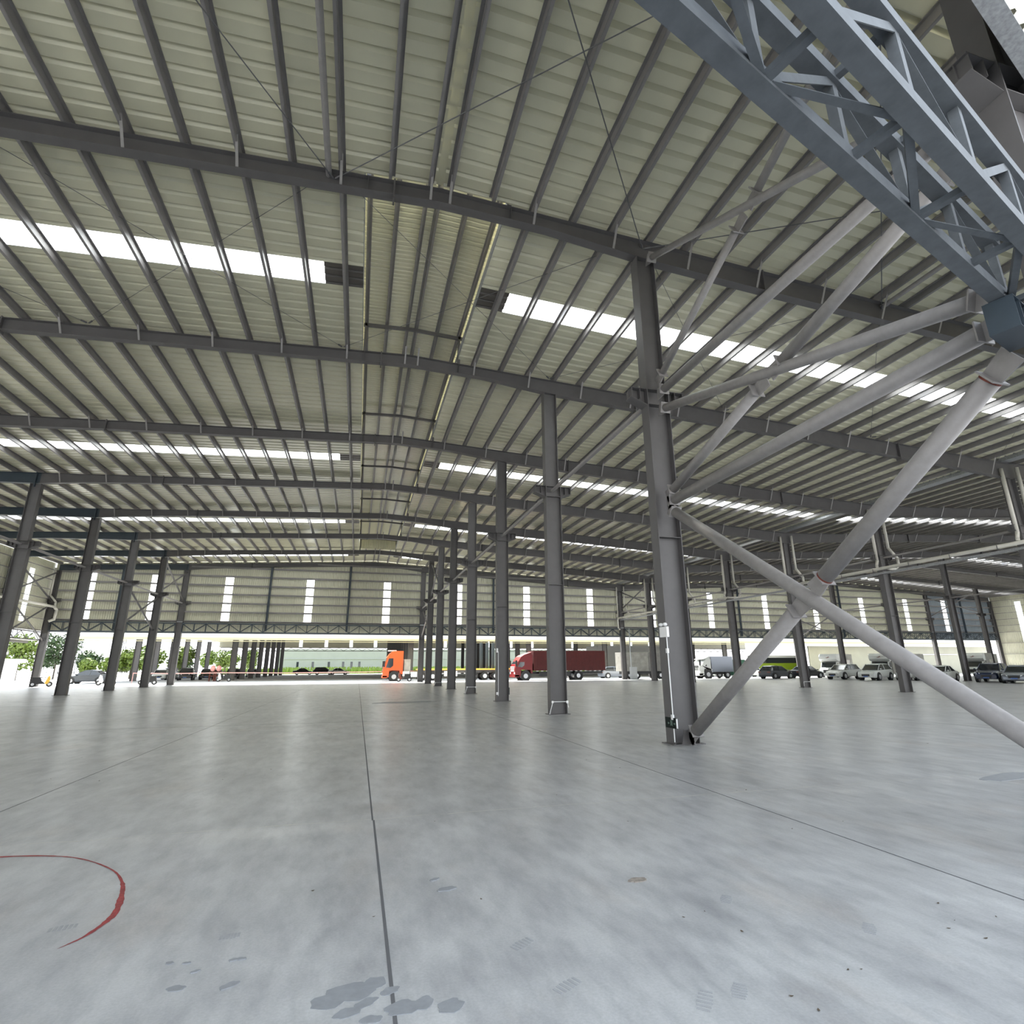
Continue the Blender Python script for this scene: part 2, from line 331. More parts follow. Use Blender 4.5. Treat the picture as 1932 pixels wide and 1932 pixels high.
for i in range(7):
    y = YC[i]+(0.12 if i == 0 else 0)
    for x in (-0.52, 3.05):
        mb = MB(); mb.box(x-.05, x+.05, y-.05, y+.05, rtop(x)+.01, zcap(x)-.16); mb.box(x-.09, x+.09, y-.09, y+.09, rtop(x), rtop(x)+.012); vb(mb, 'vent_post', M['steel'])
    mb = MB(); mb.bar((-0.62, y, 14.17), (1.2, y, 14.26), .10, .12); mb.bar((1.2, y, 14.26), (3.25, y, 14.16), .10, .12); vb(mb, 'vent_arch', M['steel'])
# end sheet of the vent
mb = MB()
for k in range(21):
    xa = -0.62+k*0.18; mb.quad((xa, VY1, 13.2), (xa+.11, VY1, 13.2), (xa+.11, VY1, 14.45), (xa, VY1, 14.45)); mb.quad((xa+.11, VY1, 13.2), (xa+.145, VY1+.03, 13.2), (xa+.145, VY1+.03, 14.45), (xa+.11, VY1, 14.45)); mb.quad((xa+.145, VY1+.03, 13.2), (xa+.18, VY1, 13.2), (xa+.18, VY1, 14.45), (xa+.145, VY1+.03, 14.45))
vb(mb, 'end_sheet', M['sheet'], False)
# ---------------------------------------------------------------- purlins
def purlin(x, y0, y1, lab, grp, h=0.22, fl_=0.075):
    sg = 1 if ((x > RIDGE1) if x < XC else (x > RIDGE2)) else -1
    z0 = rtop(x)+0.008; z1 = z0+h
    mb = MB(); mb.prism([(x-.005, z0), (x+.005, z0), (x+.005, z1), (x-.005, z1)], 'y', y0, y1)
    e = x+sg*fl_; mb.prism([(x, z0), (e, z0), (e, z0+.02), (e-sg*.006, z0+.02), (e-sg*.006, z0+.007), (x, z0+.007)], 'y', y0, y1)
    e = x-sg*fl_; mb.prism([(x, z1), (e, z1), (e, z1-.02), (e+sg*.006, z1-.02), (e+sg*.006, z1-.007), (x, z1-.007)], 'y', y0, y1)
    return tag(mb.build('roof_purlin', M['purlin']), lab, 'purlin', grp)
PX = []
x = -1.13
while x > -29.3: PX.append(x); x -= 1.115
x = 3.64
while x < 31.2: PX.append(x); x += 1.115
cnt = {True: 0, False: 0}
for x in PX:
    left = x < RIDGE1; k = cnt[left]; cnt[left] += 1
    purlin(x, max(gy(x, 1.05), -9), 63.9, 'long grey roof purlin, %s one to the %s of the ridge vent' % (ORD[k], 'left' if left else 'right'), 'purlins of the near roof, %s slope' % ('left' if left else 'right'))
for x, kk in ((0.03, 'leftmost'), (0.98, 'left middle'), (1.46, 'right middle'), (2.55, 'rightmost')):
    purlin(x, gy(x, 1.05), YC[0]-0.02, 'short grey purlin at the closed ridge nearest the camera, %s of four' % kk, 'ridge purlins of the nearest bay')
    purlin(x, YC[6]+.02, 63.9, 'short grey purlin at the closed ridge by the far wall, %s of four' % kk, 'ridge purlins of the farthest bay')
x = XC+0.75; kv = ko = 0
while x < 94.6:
    if abs(x-RIDGE2) > .2:
        l = x < RIDGE2
        purlin(x, gy(x, 1.05), 63.9, ('dark purlin of the second roof, %s one right of the valley gutter' % ORD[kv]) if l else ('dark purlin of the second roof, %s one beyond its ridge' % ORD[ko]), 'purlins of the second roof, %s slope' % ('valley' if l else 'outer'))
        kv += l; ko += (not l)
    x += 1.24
# struts and rods in braced bays
NODES = [-17.6, -9.4, -1.3, 6.8, 15.0, 23.1, 31.2]
def strut_tube(a, b, r, lab, grp, mt='tube', nm='roof_strut'):
    mb = MB(); mb.tube(a, b, r, 12); return tag(mb.build(nm, M[mt], smooth=False), lab, 'strut', grp)
for x, kk in ((-9.4, 'left of the ridge, outer'), (-1.42, 'beside the purlin left of the ridge'), (15.0, 'right of the nearest column'), (23.1, 'farthest right')):
    y0 = gy(x, 1.5)
    strut_tube((x, y0, rtop(x)-.10), (x, YC[0]-.02, rtop(x)-.10), 0.07, 'grey round strut under the nearest roof bay, %s' % kk, 'round roof struts of the nearest bay')
def rod(a, b, n):
    xm = (a[0]+b[0])/2; lr = max(0, round((xm+13.5)/8.15))
    dz = -.17 if n == 'nearest bay' else .13
    mb = MB(); pa = Vector((a[0], a[1], rtop(a[0])+dz)); pb = Vector((b[0], b[1], rtop(b[0])+dz)); mb.tube(pa, pb, .013 if n == 'nearest bay' else .008, 6)
    d = (pb-pa).normalized(); mb.tube(pa+d*.05, pa+d*.22, .03, 6); mb.tube(pb-d*.22, pb-d*.05, .03, 6)
    tag(mb.build('bracing_rod', M['rod']), 'thin dark roof bracing rod, %s, %s from the left, %s to the right' % (n, ('first',)[0] if lr == 0 else ORD[lr], 'rising' if b[1] > a[1] and b[0] > a[0] or b[1] < a[1] and b[0] < a[0] else 'falling'), 'bracing rod', 'roof bracing rods, %s' % n)
for (p, q) in zip(NODES, NODES[1:]):
    for (a, b, ya, yb, n) in ((p, q, YC[0], YC[1], 'second bay'), (q, p, YC[0], YC[1], 'second bay'), (p, q, YC[6], YC[7], 'last bay'), (q, p, YC[6], YC[7], 'last bay')):
        rod((a, ya), (b, yb), n)
for (p, q) in zip(NODES[:4], NODES[1:4]):
    rod((p, YC[0]), (q, gy(q, 1.6)), 'nearest bay'); rod((q, YC[0]), (p, gy(p, 1.6)), 'nearest bay')
rod((15.0, YC[0]), (6.8, gy(6.8, 1.6)), 'nearest bay'); rod((6.8, YC[0]), (15.0, gy(15.0, 1.6)), 'nearest bay')
# ---------------------------------------------------------------- rafters
def rafter_mesh(x0, x1, yc, marks):
    mb = MB(); X = [x for x in marks if x0 < x < x1]; X = [x0]+X+[x1]
    for a, b in zip(X, X[1:]):
        ba, bb, ta, tb = rbot(a), rbot(b), rtop(a), rtop(b)
        mb.hexa([(a, yc-.006, ba), (b, yc-.006, bb), (b, yc+.006, bb), (a, yc+.006, ba), (a, yc-.006, ta), (b, yc-.006, tb), (b, yc+.006, tb), (a, yc+.006, ta)])
        for (za, zb, s) in ((ba, bb, 1), (ta, tb, -1)):
            lo = 0 if s > 0 else -.014; hi = .014 if s > 0 else 0
            mb.hexa([(a, yc-.125, za+lo), (b, yc-.125, zb+lo), (b, yc+.125, zb+lo), (a, yc+.125, za+lo), (a, yc-.125, za+hi), (b, yc-.125, zb+hi), (b, yc+.125, zb+hi), (a, yc+.125, za+hi)])
    return mb
MARK1 = [-23.5, -17.7, -15.5, -11.6, -4.5, 1.2, 4.0, 6.8, 11, 18, 24.5, 28]
MARK2 = [XC+v for v in (3.6, 7.1, 13.6, 20.6, 25.9, 31.6, 38, 46, 50.4, 56)]
def add_splice(parent, x, yc, mt='steel'):
    mb = MB(); mb.box(x-.02, x+.02, yc-.13, yc+.13, rbot(x)-.10, rtop(x)+.04); mb.build('splice_plate', M[mt], parent)
def add_stiff(parent, x, yc, mt='steel'):
    mb = MB(); mb.box(x-.006, x+.006, yc-.12, yc-.006, rbot(x)+.014, rtop(x)-.014); mb.build('stiffener', M[mt], parent)
def add_fly(parent, x, yc, mt='steel'):
    s = 1 if x > RIDGE1 else -1
    mb = MB(); mb.bar((x, yc-.10, rbot(x)+.02), (x, yc-.10-.38, rtop(x)+.13), .008, .06, up=(1, 0, 0)); mb.build('fly_brace', M['tube'], parent)
for i, yc in enumerate(YC):
    end = i == 7
    wh = ('against the far end wall' if end else '%s from the camera' % ORD[i])
    r = empty('roof_rafter', (XA, yc, rbot(XA)), label='grey steel rafter crossing under the ridge vent, %s' % wh, cat='rafter', group=None)
    def pz(o): o.parent = r; o.matrix_parent_inverse = r_inv; return o
    r_inv = Matrix.Translation(-Vector(r.location))
    pz(rafter_mesh(-17.72, XC, yc, MARK1).build('rafter_beam', M['steel']))
    n0 = len(C.objects); tmp = []
    for x in (-11.7, 0.10, 10.6, 24.6): tmp.append(('s', x))
    for x in (-0.52, 3.05): tmp.append(('t', x))
    if i < 7:
        step = 2
        for k, x in enumerate(PX):
            if k % 2 == (0 if x < 0 else 0) and -17.5 < x < 31: tmp.append(('f', x))
        tmp += [('f', .98), ('f', 1.46)]
    for kd, x in tmp:
        before = set(C.objects.keys())
        if kd == 's': add_splice(r, x, yc)
        elif kd == 't': add_stiff(r, x, yc)
        else: add_fly(r, x, yc)
    for ch in kids(r): ch.matrix_parent_inverse = r_inv
    # left sub-bay, dark navy
    if i >= 1:
        r2 = empty('roof_rafter', (XD, yc, rbot(XD)), label='dark navy rafter left of the left column row, %s' % wh, cat='rafter')
        inv = Matrix.Translation(-Vector(r2.location))
        rafter_mesh(XD, -17.72, yc, MARK1).build('rafter_beam', M['steeld'], r2); add_splice(r2, -17.9, yc, 'steeld')
        for ch in kids(r2): ch.matrix_parent_inverse = inv
    if yc > gy(XC+2) :
        x1 = min(XG, gx(yc, 1.3)); r3 = empty('roof_rafter', (XC, yc, rbot(XC)), label='dark rafter right of the valley gutter, %s' % wh, cat='rafter')
        inv = Matrix.Translation(-Vector(r3.location))
        rafter_mesh(XC, x1, yc, MARK2).build('rafter_beam', M['steel'], r3)
        for x in (XC+12.5, XC+20.6, XC+31.6, XC+44):
            if x < x1: add_splice(r3, x, yc)
        if 1 <= i <= 5:
            for k in range(1, 12):
                x = XC+.75+1.24*2*k
                if x < x1: add_fly(r3, x, yc)
        for ch in kids(r3): ch.matrix_parent_inverse = inv
# ---------------------------------------------------------------- columns
def H(mb, cx, cy, z0, z1, w, b=0.34, tw=0.012, tf=0.018):
    mb.box(cx-w/2, cx-w/2+tf, cy-b/2, cy+b/2, z0, z1); mb.box(cx+w/2-tf, cx+w/2, cy-b/2, cy+b/2, z0, z1)
    mb.box(cx-w/2+tf, cx+w/2-tf, cy-tw/2, cy+tw/2, z0, z1)
def make_column(ztop, name='steel_column', bracket=True, b=0.34):
    t = empty(name)
    mb = MB(); H(mb, 0, 0, 0.02, 8.26 if bracket else ztop, 0.60, b); mb.build('lower_shaft', M['steel'], t)
    if bracket:
        mb = MB(); H(mb, -0.04, 0, 8.262, ztop, 0.52, b); mb.build('upper_shaft', M['steel'], t)
        mb = MB()
        for s in (-1, 1):
            z1 = 8.25; xa, xb = s*.302, s*.74
            mb.hexa([(xa, -.15, z1-.014), (xb, -.15, z1-.014), (xb, .15, z1-.014), (xa, .15, z1-.014), (xa, -.15, z1), (xb, -.15, z1), (xb, .15, z1), (xa, .15, z1)])
            mb.hexa([(xa, -.006, 7.82), (xb, -.006, 8.0), (xb, .006, 8.0), (xa, .006, 7.82), (xa, -.006, z1-.014), (xb, -.006, z1-.014), (xb, .006, z1-.014), (xa, .006, z1-.014)])
            mb.hexa([(xa, -.15, 7.806), (xb, -.15, 7.986), (xb, .15, 7.986), (xa, .15, 7.806), (xa, -.15, 7.82), (xb, -.15, 8.0), (xb, .15, 8.0), (xa, .15, 7.82)])
            for k in (.48, .70):
                x = s*k; mb.box(x-.006, x+.006, -.145, .145, 7.98, z1-.014)
        mb.build('crane_bracket', M['steel'], t)
        mb = MB()
        for z in (8.235, 7.83):
            for s in (-1, 1): mb.box(-.28, .28, min(s*.01, s*b*.48), max(s*.01, s*b*.48), z, z+.014)
        mb.build('stiffener', M['steel'], t)
    mb = MB()
    for s in (-1, 1): mb.box(-.28, .28, min(s*.01, s*b*.48), max(s*.01, s*b*.48), 4.46, 4.474)
    mb.build('stiffener', M['steel'], t)
    mb = MB(); mb.box(-.38, .38, -.24, .24, 0.0, 0.02); mb.build('base_plate', M['steel'], t)
    return t
protos = {}
def column(x, y, ztop, lab, grp=None, bracket=True, rz=0, mt=None):
    key = (round(ztop, 2), bracket)
    if key in protos: t = copy_tree(protos[key])
    else: t = make_column(ztop, bracket=bracket); protos[key] = t
    t.location = (x, y, 0); t.rotation_euler = (0, 0, rz); tag(t, lab, 'column', grp); return t
colA = []
for i, yc in enumerate(YC):
    lab = ('grey bracketed column right of the ridge, %s from the camera' % ORD[i]) if i else 'tallest nearest grey column carrying exit sign and tube braces'
    colA.append(column(XA, yc, rbot(XA)-.002, lab))
for i, yc in enumerate(YC):
    if i >= 2: column(XB, yc, rbot(XB)-.002, 'dark steel column in the left row, %s from the far end wall' % ORE[7-i] if i < 7 else 'steel column of the left row standing at the far end wall')
    if i >= 1: column(XC, yc, rbot(XC)-.002, 'grey steel column under the valley gutter between rain downpipes, %s from the camera' % ORD[i-1])
    if yc > gy(XE)+1: column(XE, yc, rbot(XE)-.002, 'steel column in the row behind the parked cars under the second roof, %s from the far end wall' % ORE[7-i])
    if yc > gy(XF_)+1: column(XF_, yc, rbot(XF_)-.002, 'steel column in the row closest to the right wall, %s from the far end wall' % ORE[7-i])
    if i >= 5: column(XD, yc, rbot(XD)-.002, 'steel column standing in the left side wall, %s from the far end wall' % ORE[7-i])
    if i >= 4: column(XG, yc, rbot(XG)-.002, 'steel column standing in the right side wall, %s from the far end wall' % ORE[7-i])
YN = 3.18
colN = column(6.90, YN, 11.9, 'dark column at the top right corner carrying the slate blue lattice girder')
colW = column(-17.77, gy(-17.77, 1.65), 11.5, 'steel column carrying the other end of the slate blue lattice girder')
# ---------------------------------------------------------------- column row struts and cross braces
def row_strut(x, i, z, lab, r=.07):
    strut_tube((x, YC[i]+.18, z), (x, YC[i+1]-.18, z), r, lab[0] + ', %s from the far wall' % (['first'] + ORD[1:])[6-i], lab[1], nm='column_strut')
for (x, nm, i0) in ((XA, 'row right of the ridge', 0), (XB, 'left row', 2), (XC, 'valley row', 1), (XE, 'row behind the parked cars', 3)):
    for i in range(i0, 7):
        row_strut(x-.05, i, 8.05, ('grey strut between column brackets, %s' % nm, 'bracket level struts, %s' % nm))
def xbrace(x, i, z0, z1, nm):
    t = empty('cross_brace', (x, YC[i], z0), label='dark tubular x brace between two columns, %s' % nm, cat='brace'); inv = Matrix.Translation(-Vector(t.location))
    for (a, b) in ((z0, z1), (z1, z0)):
        mb = MB(); mb.tube((x, YC[i]+.15, a), (x, YC[i+1]-.15, b), .075, 10); mb.build('brace_tube', M['steel'], t)
    for ch in kids(t): ch.matrix_parent_inverse = inv
xbrace(XB, 5, 4.9, 7.8, 'lower, left row near far end'); xbrace(XB, 6, 8.4, 11.2, 'upper, left row at far end'); xbrace(XA, 5, 8.4, 11.9, 'upper, row right of the ridge'); xbrace(XA, 6, 5.0, 7.8, 'row right of the ridge at far end')
xbrace(XC, 6, 8.4, 10.6, 'upper, valley row at far end'); xbrace(XE, 6, 5.0, 7.8, 'lower, row behind parked cars'); xbrace(XF_, 6, 8.4, 11.2, 'upper, row near right wall'); xbrace(XD, 6, 8.0, 10.8, 'upper, left side wall'); xbrace(XD, 6, 4.2, 7.6, 'lower, left side wall'); xbrace(XG, 5, 4.6, 7.8, 'right side wall')
# big braces between the nearest column and the gable column
def plate_yz(mb, x, pts, t=.02):
    mb.prism(pts, 'x', x-t/2, x+t/2)
def big_tube(lab, segs, r, nodes=()):
    t = empty('brace_tube', (6.80, segs[0][0][0], segs[0][0][1]), label=lab, cat='brace'); inv = Matrix.Translation(-Vector(t.location))
    for (a, b, fa, fb) in segs:
        A = Vector((6.80, a[0], a[1])); B = Vector((6.80, b[0], b[1])); d = (B-A).normalized(); n = Vector((0, -d.z, d.y))
        la = .16 if fa else 0; lb = .16 if fb else 0
        mb = MB(); mb.tube(A+d*la, B-d*lb, r, 20); mb.build('tube', M['tube'], t, smooth=True)
        for (P, s, f) in ((A, 1, fa), (B, -1, fb)):
            if not f: continue
            mb = MB(); q = P+d*(.14*s); mb.bar(q, q+d*(.02*s), .26, .26, up=n); mb.build('end_plate', M['tube'], t)
            if f == 2:
                mb = MB(); mb.tube(q+d*.02*s, q+d*.045*s, r*1.015, 20); mb.build('rust_ring', M['rust'], t)
            mb = MB(); p0 = P+d*(.14*s); p1 = P-d*(.16*s)
            w0, w1 = .13, .16
            mb.prism([((p0+n*w0).y, (p0+n*w0).z), ((p0-n*w0).y, (p0-n*w0).z), ((p1-n*w1).y, (p1-n*w1).z), ((p1+n*w1).y, (p1+n*w1).z)], 'x', 6.79, 6.81); mb.build('gusset_plate', M['tube'], t)
    for ch in kids(t): ch.matrix_parent_inverse = inv
y0 = YC[0]-.17
big_tube('long grey tube brace falling from the nearest column to the lower right corner', [((10.80, 5.07), (3.72, .32), 1, 1)], .115)
big_tube('grey tube brace rising from the nearest column foot, cut at a bolted plate', [((10.76, .22), (7.33, 2.52), 1, 1), ((6.92, 2.79), (3.86, 4.83), 2, 2)], .122)
big_tube('grey horizontal tube strut at mid height between nearest column and blue girder', [((10.82, 5.28), (3.8, 5.32), 1, 1)], .115)
big_tube('grey tube brace of the middle panel falling towards the blue girder', [((10.84, 7.66), (3.8, 5.70), 1, 1)], .10)
big_tube('grey tube brace of the middle panel rising away, cut at a joint', [((10.82, 5.48), (7.5, 6.53), 1, 1), ((7.1, 6.66), (3.8, 7.62), 1, 1)], .105)
big_tube('grey horizontal tube strut at bracket level behind the blue girder', [((10.84, 8.12), (3.8, 8.08), 1, 1)], .10)
big_tube('upper grey tube brace rising steeply from bracket level, cut at joints', [((10.84, 8.50), (7.45, 10.12), 1, 1), ((7.05, 10.30), (3.8, 11.9), 1, 1)], .08)
big_tube('upper grey tube brace falling from the roof beside the nearest column', [((10.84, 12.05), (3.8, 8.66), 1, 1)], .08)
# ---------------------------------------------------------------- near gable: lattice girder, sheeting
D2 = Vector((0.95544, 0.29517, 0)); N2 = Vector((-0.29517, 0.95544, 0))
def G(s, p, z): return D2*s + N2*p + Vector((0, 0, z))
gir = empty('lattice_girder', G(6.9, 1.25, 5.3), label='large slate blue box lattice girder crossing the upper right corner', cat='girder'); ginv = Matrix.Translation(-Vector(gir.location))
S0, S1 = -17.9, 7.42
def chord(p, z0, z1, nm):
    mb = MB(); w = .14
    mb.hexa([G(S0, p-w/2, z0), G(S1, p-w/2, z0), G(S1, p+w/2, z0), G(S0, p+w/2, z0), G(S0, p-w/2, z1), G(S1, p-w/2, z1), G(S1, p+w/2, z1), G(S0, p+w/2, z1)])
    mb.build(nm, M['blue'], gir)
chord(1.44, 5.30, 5.43, 'bottom_chord'); chord(.985, 5.30, 5.43, 'bottom_chord'); chord(1.44, 6.12, 6.25, 'top_chord'); chord(.985, 6.12, 6.25, 'top_chord')
def web(a, b, nm, w=.075, t=.05):
    mb = MB(); a = Vector(a); b = Vector(b); d = (b-a).normalized(); up = D2 if abs(d.z) > .3 else Vector((0, 0, 1))
    # angle section: two legs
    sd = d.cross(up).normalized(); u2 = sd.cross(d).normalized()
    mb.bar(a-u2*w*.45, b-u2*w*.45, w, .008, up=up); mb.bar(a-sd*w*.45, b-sd*w*.45, .008, w, up=up)
    mb.build(nm, M['blue'], gir)
k = 0; s = 2.9-1.1*18
while s < S1:
    if s > S0:
        for p in (1.44, .985): web(G(s, p, 5.43), G(s, p, 6.12), 'vertical_web')
        web(G(s, 1.03, 5.36), G(s, 1.39, 5.36), 'cross_tie', .06); web(G(s, 1.03, 6.18), G(s, 1.39, 6.18), 'cross_tie', .06)
        if s+1.1 < S1:
            for p in (1.44, .985):
                if k % 2 == 0: web(G(s+.04, p, 5.43), G(s+1.06, p, 6.12), 'diagonal_web')
                else: web(G(s+.04, p, 6.12), G(s+1.06, p, 5.43), 'diagonal_web')
            if k % 2 == 0: web(G(s+.05, 1.39, 5.36), G(s+1.05, 1.03, 5.36), 'diagonal_web', .06)
            else: web(G(s+.05, 1.03, 5.36), G(s+1.05, 1.39, 5.36), 'diagonal_web', .06)
    s += 1.1; k += 1
mb = MB()
for (z0, z1) in ((5.28, 5.292), (4.92, 4.932)): mb.hexa([G(6.98, 1.31, z0), G(7.55, 1.31, z0), G(7.55, 1.57, z0), G(6.98, 1.57, z0), G(6.98, 1.31, z1), G(7.55, 1.31, z1), G(7.55, 1.57, z1), G(6.98, 1.57, z1)])
for ss in (6.99, 7.17, 7.36, 7.54): mb.bar(G(ss, 1.44, 4.932), G(ss, 1.44, 5.28), .26, .012, up=tuple(D2))
mb.build('seat_bracket', M['steeld'], gir)
for ch in kids(gir): ch.matrix_parent_inverse = ginv
# near gable sheeting (outside face of the frame) from above the girder to the roof
def vsheet(mb, P, n, z0, zt, pitch, out, clipz=None):
    """vertical ribbed sheet: P(k) gives base point for distance u; ribs along z"""
    prof = [(0.0, 0), (0.55, 0), (0.68, 1), (0.87, 1), (1.0, 0)]
    for k in range(n):
        i = len(mb.v)
        for (t, h) in prof:
            p = P((k+t)*pitch); q = p + out*(h*.045)
            mb.v.append((q.x, q.y, z0(p.x, p.y) if callable(z0) else z0)); mb.v.append((q.x, q.y, zt(p.x, p.y)))
        for q in range(4): mb.f.append((i+2*q, i+2*q+2, i+2*q+3, i+2*q+1)); mb.mi.append(0)
mb = MB(); vsheet(mb, lambda u: G(-30+u, .64, 0), int(128/.25), 7.96, lambda x, y: rtop(x)+.22, .25, -N2)
tag(mb.build('wall_near', M['wsheet'], fix=False), kind='structure')
mb = MB()
P = [(.80, 7.94), (1.02, 7.94), (1.02, 7.955), (.80, 7.955)]
mb.hexa([G(-30, .625, 7.94), G(98, .625, 7.94), G(98, .80, 7.94), G(-30, .80, 7.94), G(-30, .625, 7.955), G(98, .625, 7.955), G(98, .80, 7.955), G(-30, .80, 7.955)])
tag(mb.build('trim_2', M['galv']), kind='structure')
for zi, z in enumerate((8.1, 9.2, 10.3, 11.4)):
    mb = MB(); mb.hexa([G(-30, .66, z-.06), G(98, .66, z-.06), G(98, .80, z-.06), G(-30, .80, z-.06), G(-30, .66, z+.06), G(98, .66, z+.06), G(98, .80, z+.06), G(-30, .80, z+.06)])
    tag(mb.build('wall_girt', M['purlin']), 'dark girt behind the near gable sheeting at top right, %s from its bottom' % (['lowest'] + ORD[1:])[zi], 'girt', 'near gable girts')
# ---------------------------------------------------------------- far gable wall
GW = [(-29.2, -26.3), ]
WX = [-26.3, -20.6, -13.68, -5.55, 2.72, 10.95, 19.25, 27.5, 36.1, 44.7, 53.3, 61.6, 69.8, 78.0, 85.4]
WW = .39
def gable_sheet(x0, x1, z0, z1f, mt, nm):
    mb = MB(); n = max(1, round((x1-x0)/.205)); p = (x1-x0)/n
    vsheet(mb, lambda u: Vector((x0+u, YW, 0)), n, z0, z1f, p, Vector((0, 1, 0))); o = mb.build(nm, mt, fix=False); return o
edges = [-29.5]
parts = []
mbs = {'c': MB(), 'b': MB()}
def gs(x0, x1, z0, z1f):
    key = 'b' if x0 > 81.9 else 'c'
    n = max(1, round((x1-x0)/.205)); p = (x1-x0)/n
    vsheet(mbs[key], lambda u: Vector((x0+u, YW, 0)), n, z0, z1f, p, Vector((0, 1, 0)))
ztopf = lambda x, y: rtop(x)+.2
cur = -29.5
for wx in WX:
    a, b = wx-WW, wx+WW
    if cur < 82 < a: gs(cur, 82, 5.08, ztopf); cur = 82
    if cur < XC < a: gs(cur, XC, 5.08, ztopf); cur = XC
    gs(cur, a, 5.08, ztopf); gs(a, b, 5.08, lambda x, y: 6.29); gs(a, b, 10.92, ztopf); cur = b
gs(cur, 95.1, 5.08, ztopf)
tag(mbs['c'].build('wall_back', M['wsheet'], fix=False), kind='structure')
tag(mbs['b'].build('wall_back_right', M['bsheet'], fix=False), kind='structure')
for wx in WX:
    mb = MB(); vsheet(mb, lambda u: Vector((wx-WW+u, YW, 0)), 3, 6.29, lambda x, y: 10.92, 2*WW/3, Vector((0, 1, 0)))
    tag(mb.build('window_%d' % wn, M['frp'], fix=False), kind='structure'); wn += 1
# girts, posts, bottom lattice girders
SPANS = [(XD, XB), (XB, XA), (XA, XC), (XC, XE), (XE, XF_), (XF_, XG)]
SN = ['left corner bay', 'bay left of the ridge', 'bay right of the ridge', 'bay right of the valley gutter', 'bay behind the parked white cars', 'bluish corner bay at far right']
for (a, b), sn in zip(SPANS, SN):
    for zi, z in enumerate((6.22, 7.20, 8.12, 9.06, 10.0, 10.96, 11.9, 12.6)):
        if z > max(rbot(a), rbot(b), rbot((a+b)/2) if b-a < 20 else 0, 12.66 if a < RIDGE1 < b or a < RIDGE2 < b else 0): continue
        xa, xb = a+.3, b-.3
        if z > min(rbot(xa), rbot(xb)):
            # clip where the roof drops below the girt
            while rtop(xa) < z+.15 and xa < xb: xa += .5
            while rtop(xb) < z+.15 and xb > xa: xb -= .5
        if xb-xa < 1: continue
        mb = MB(); y = YW-.02
        mb.box(xa, xb, y-.18, y, z-.004, z+.004); mb.box(xa, xb, y-.18, y-.172, z-.08, z+.08); mb.box(xa, xb, y-.01, y, z-.08, z+.08)
        tag(mb.build('wall_girt', M['purlin']), 'thin grey far wall girt, %s, %s from the bottom' % (sn, (['lowest'] + ORD[1:])[zi]), 'girt', 'far wall girts, %s' % sn)
    npan = 3 if b-a > 20 else 2
    for k in range(1, npan):
        x = a+(b-a)*k/npan; t = rbot(x)-.01
        mb = MB(); H(mb, 0, 0, 5.3, t, .22, .16, .01, .012)
        o = mb.build('wind_post', M['steeld']); o.location = (x, YW-.32, 0); tag(o, 'dark wind post on far end wall, %s' % (('%s one, ' % ('left', 'right')[k-1]) + sn if npan == 3 else 'only one, ' + sn), 'post')
    t = empty('lattice_girder', (a, YW-.30, 5.1), label='dark lattice girder carrying the far end wall, %s' % sn, cat='girder'); inv = Matrix.Translation(-Vector(t.location))
    xa, xb = a+.31, b-.31; yy = (YW-.42, YW-.16)
    for nm, z0, z1 in (('bottom_chord', 5.08, 5.18), ('top_chord', 5.95, 6.05)):
        mb = MB()
        for y in yy: mb.box(xa, xb, y-.05, y+.05, z0, z1)
        mb.build(nm, M['steeld'], t)
    n = round((xb-xa)/1.065); p = (xb-xa)/n
    mbv = []
    for k in range(n+1):
        mb = MB()
        for y in yy: mb.bar((xa+k*p, y, 5.18), (xa+k*p, y, 5.95), .05, .05)
        mbv.append(mb.build('vertical_web', M['steeld'], t))
        if k < n:
            mb = MB(); (za, zb) = ((5.95, 5.18), (5.18, 5.95))[k % 2]
            for y in yy: mb.bar((xa+k*p, y, za), (xa+(k+1)*p, y, zb), .055, .055)
            mb.build('diagonal_web', M['steeld'], t)
    for ch in kids(t): ch.matrix_parent_inverse = inv
mb = MB(); mb.box(XD, XG, YW-.02, YW+.02, 5.02, 5.08); tag(mb.build('trim_3', M['steeld']), kind='structure')
mb = MB(); mb.box(XD+.3, XG-.3, YW-.2, YW-.03, 6.12, 6.20); tag(mb.build('trim_4', M['galv']), kind='structure')
# ---------------------------------------------------------------- side walls
def side_wall(X, y0, y1, z0, out, nm, wins, ww=.4, wz=(5.8, 10.6)):
    global wn
    mb = MB()
    def seg(a, b, za, zb):
        n = max(1, round((b-a)/.205)); p = (b-a)/n; vsheet(mb, lambda u: Vector((X, a+u, 0)), n, za, lambda x, y: zb, p, out)
    cur = y0
    for wy in wins:
        seg(cur, wy-ww, z0, 11.75); seg(wy-ww, wy+ww, z0, wz[0]); seg(wy-ww, wy+ww, wz[1], 11.75); cur = wy+ww
    seg(cur, y1, z0, 11.75)
    tag(mb.build(nm, M['wsheet'], fix=False), kind='structure')
    for wy in wins:
        mb = MB(); vsheet(mb, lambda u: Vector((X, wy-ww+u, 0)), 3, wz[0], lambda x, y: wz[1], 2*ww/3, out)
        tag(mb.build('window_%d' % wn, M['frp'], fix=False), kind='structure'); wn += 1
side_wall(-29.62, -9, 63.95, 5.1, Vector((-1, 0, 0)), 'wall_left', [(YC[i]+YC[i+1])/2 for i in range(0, 7)])
side_wall(95.12, 28, 63.95, 0.0, Vector((1, 0, 0)), 'wall_right', [(YC[i]+YC[i+1])/2 for i in range(3, 7)], wz=(1.4, 10.6))
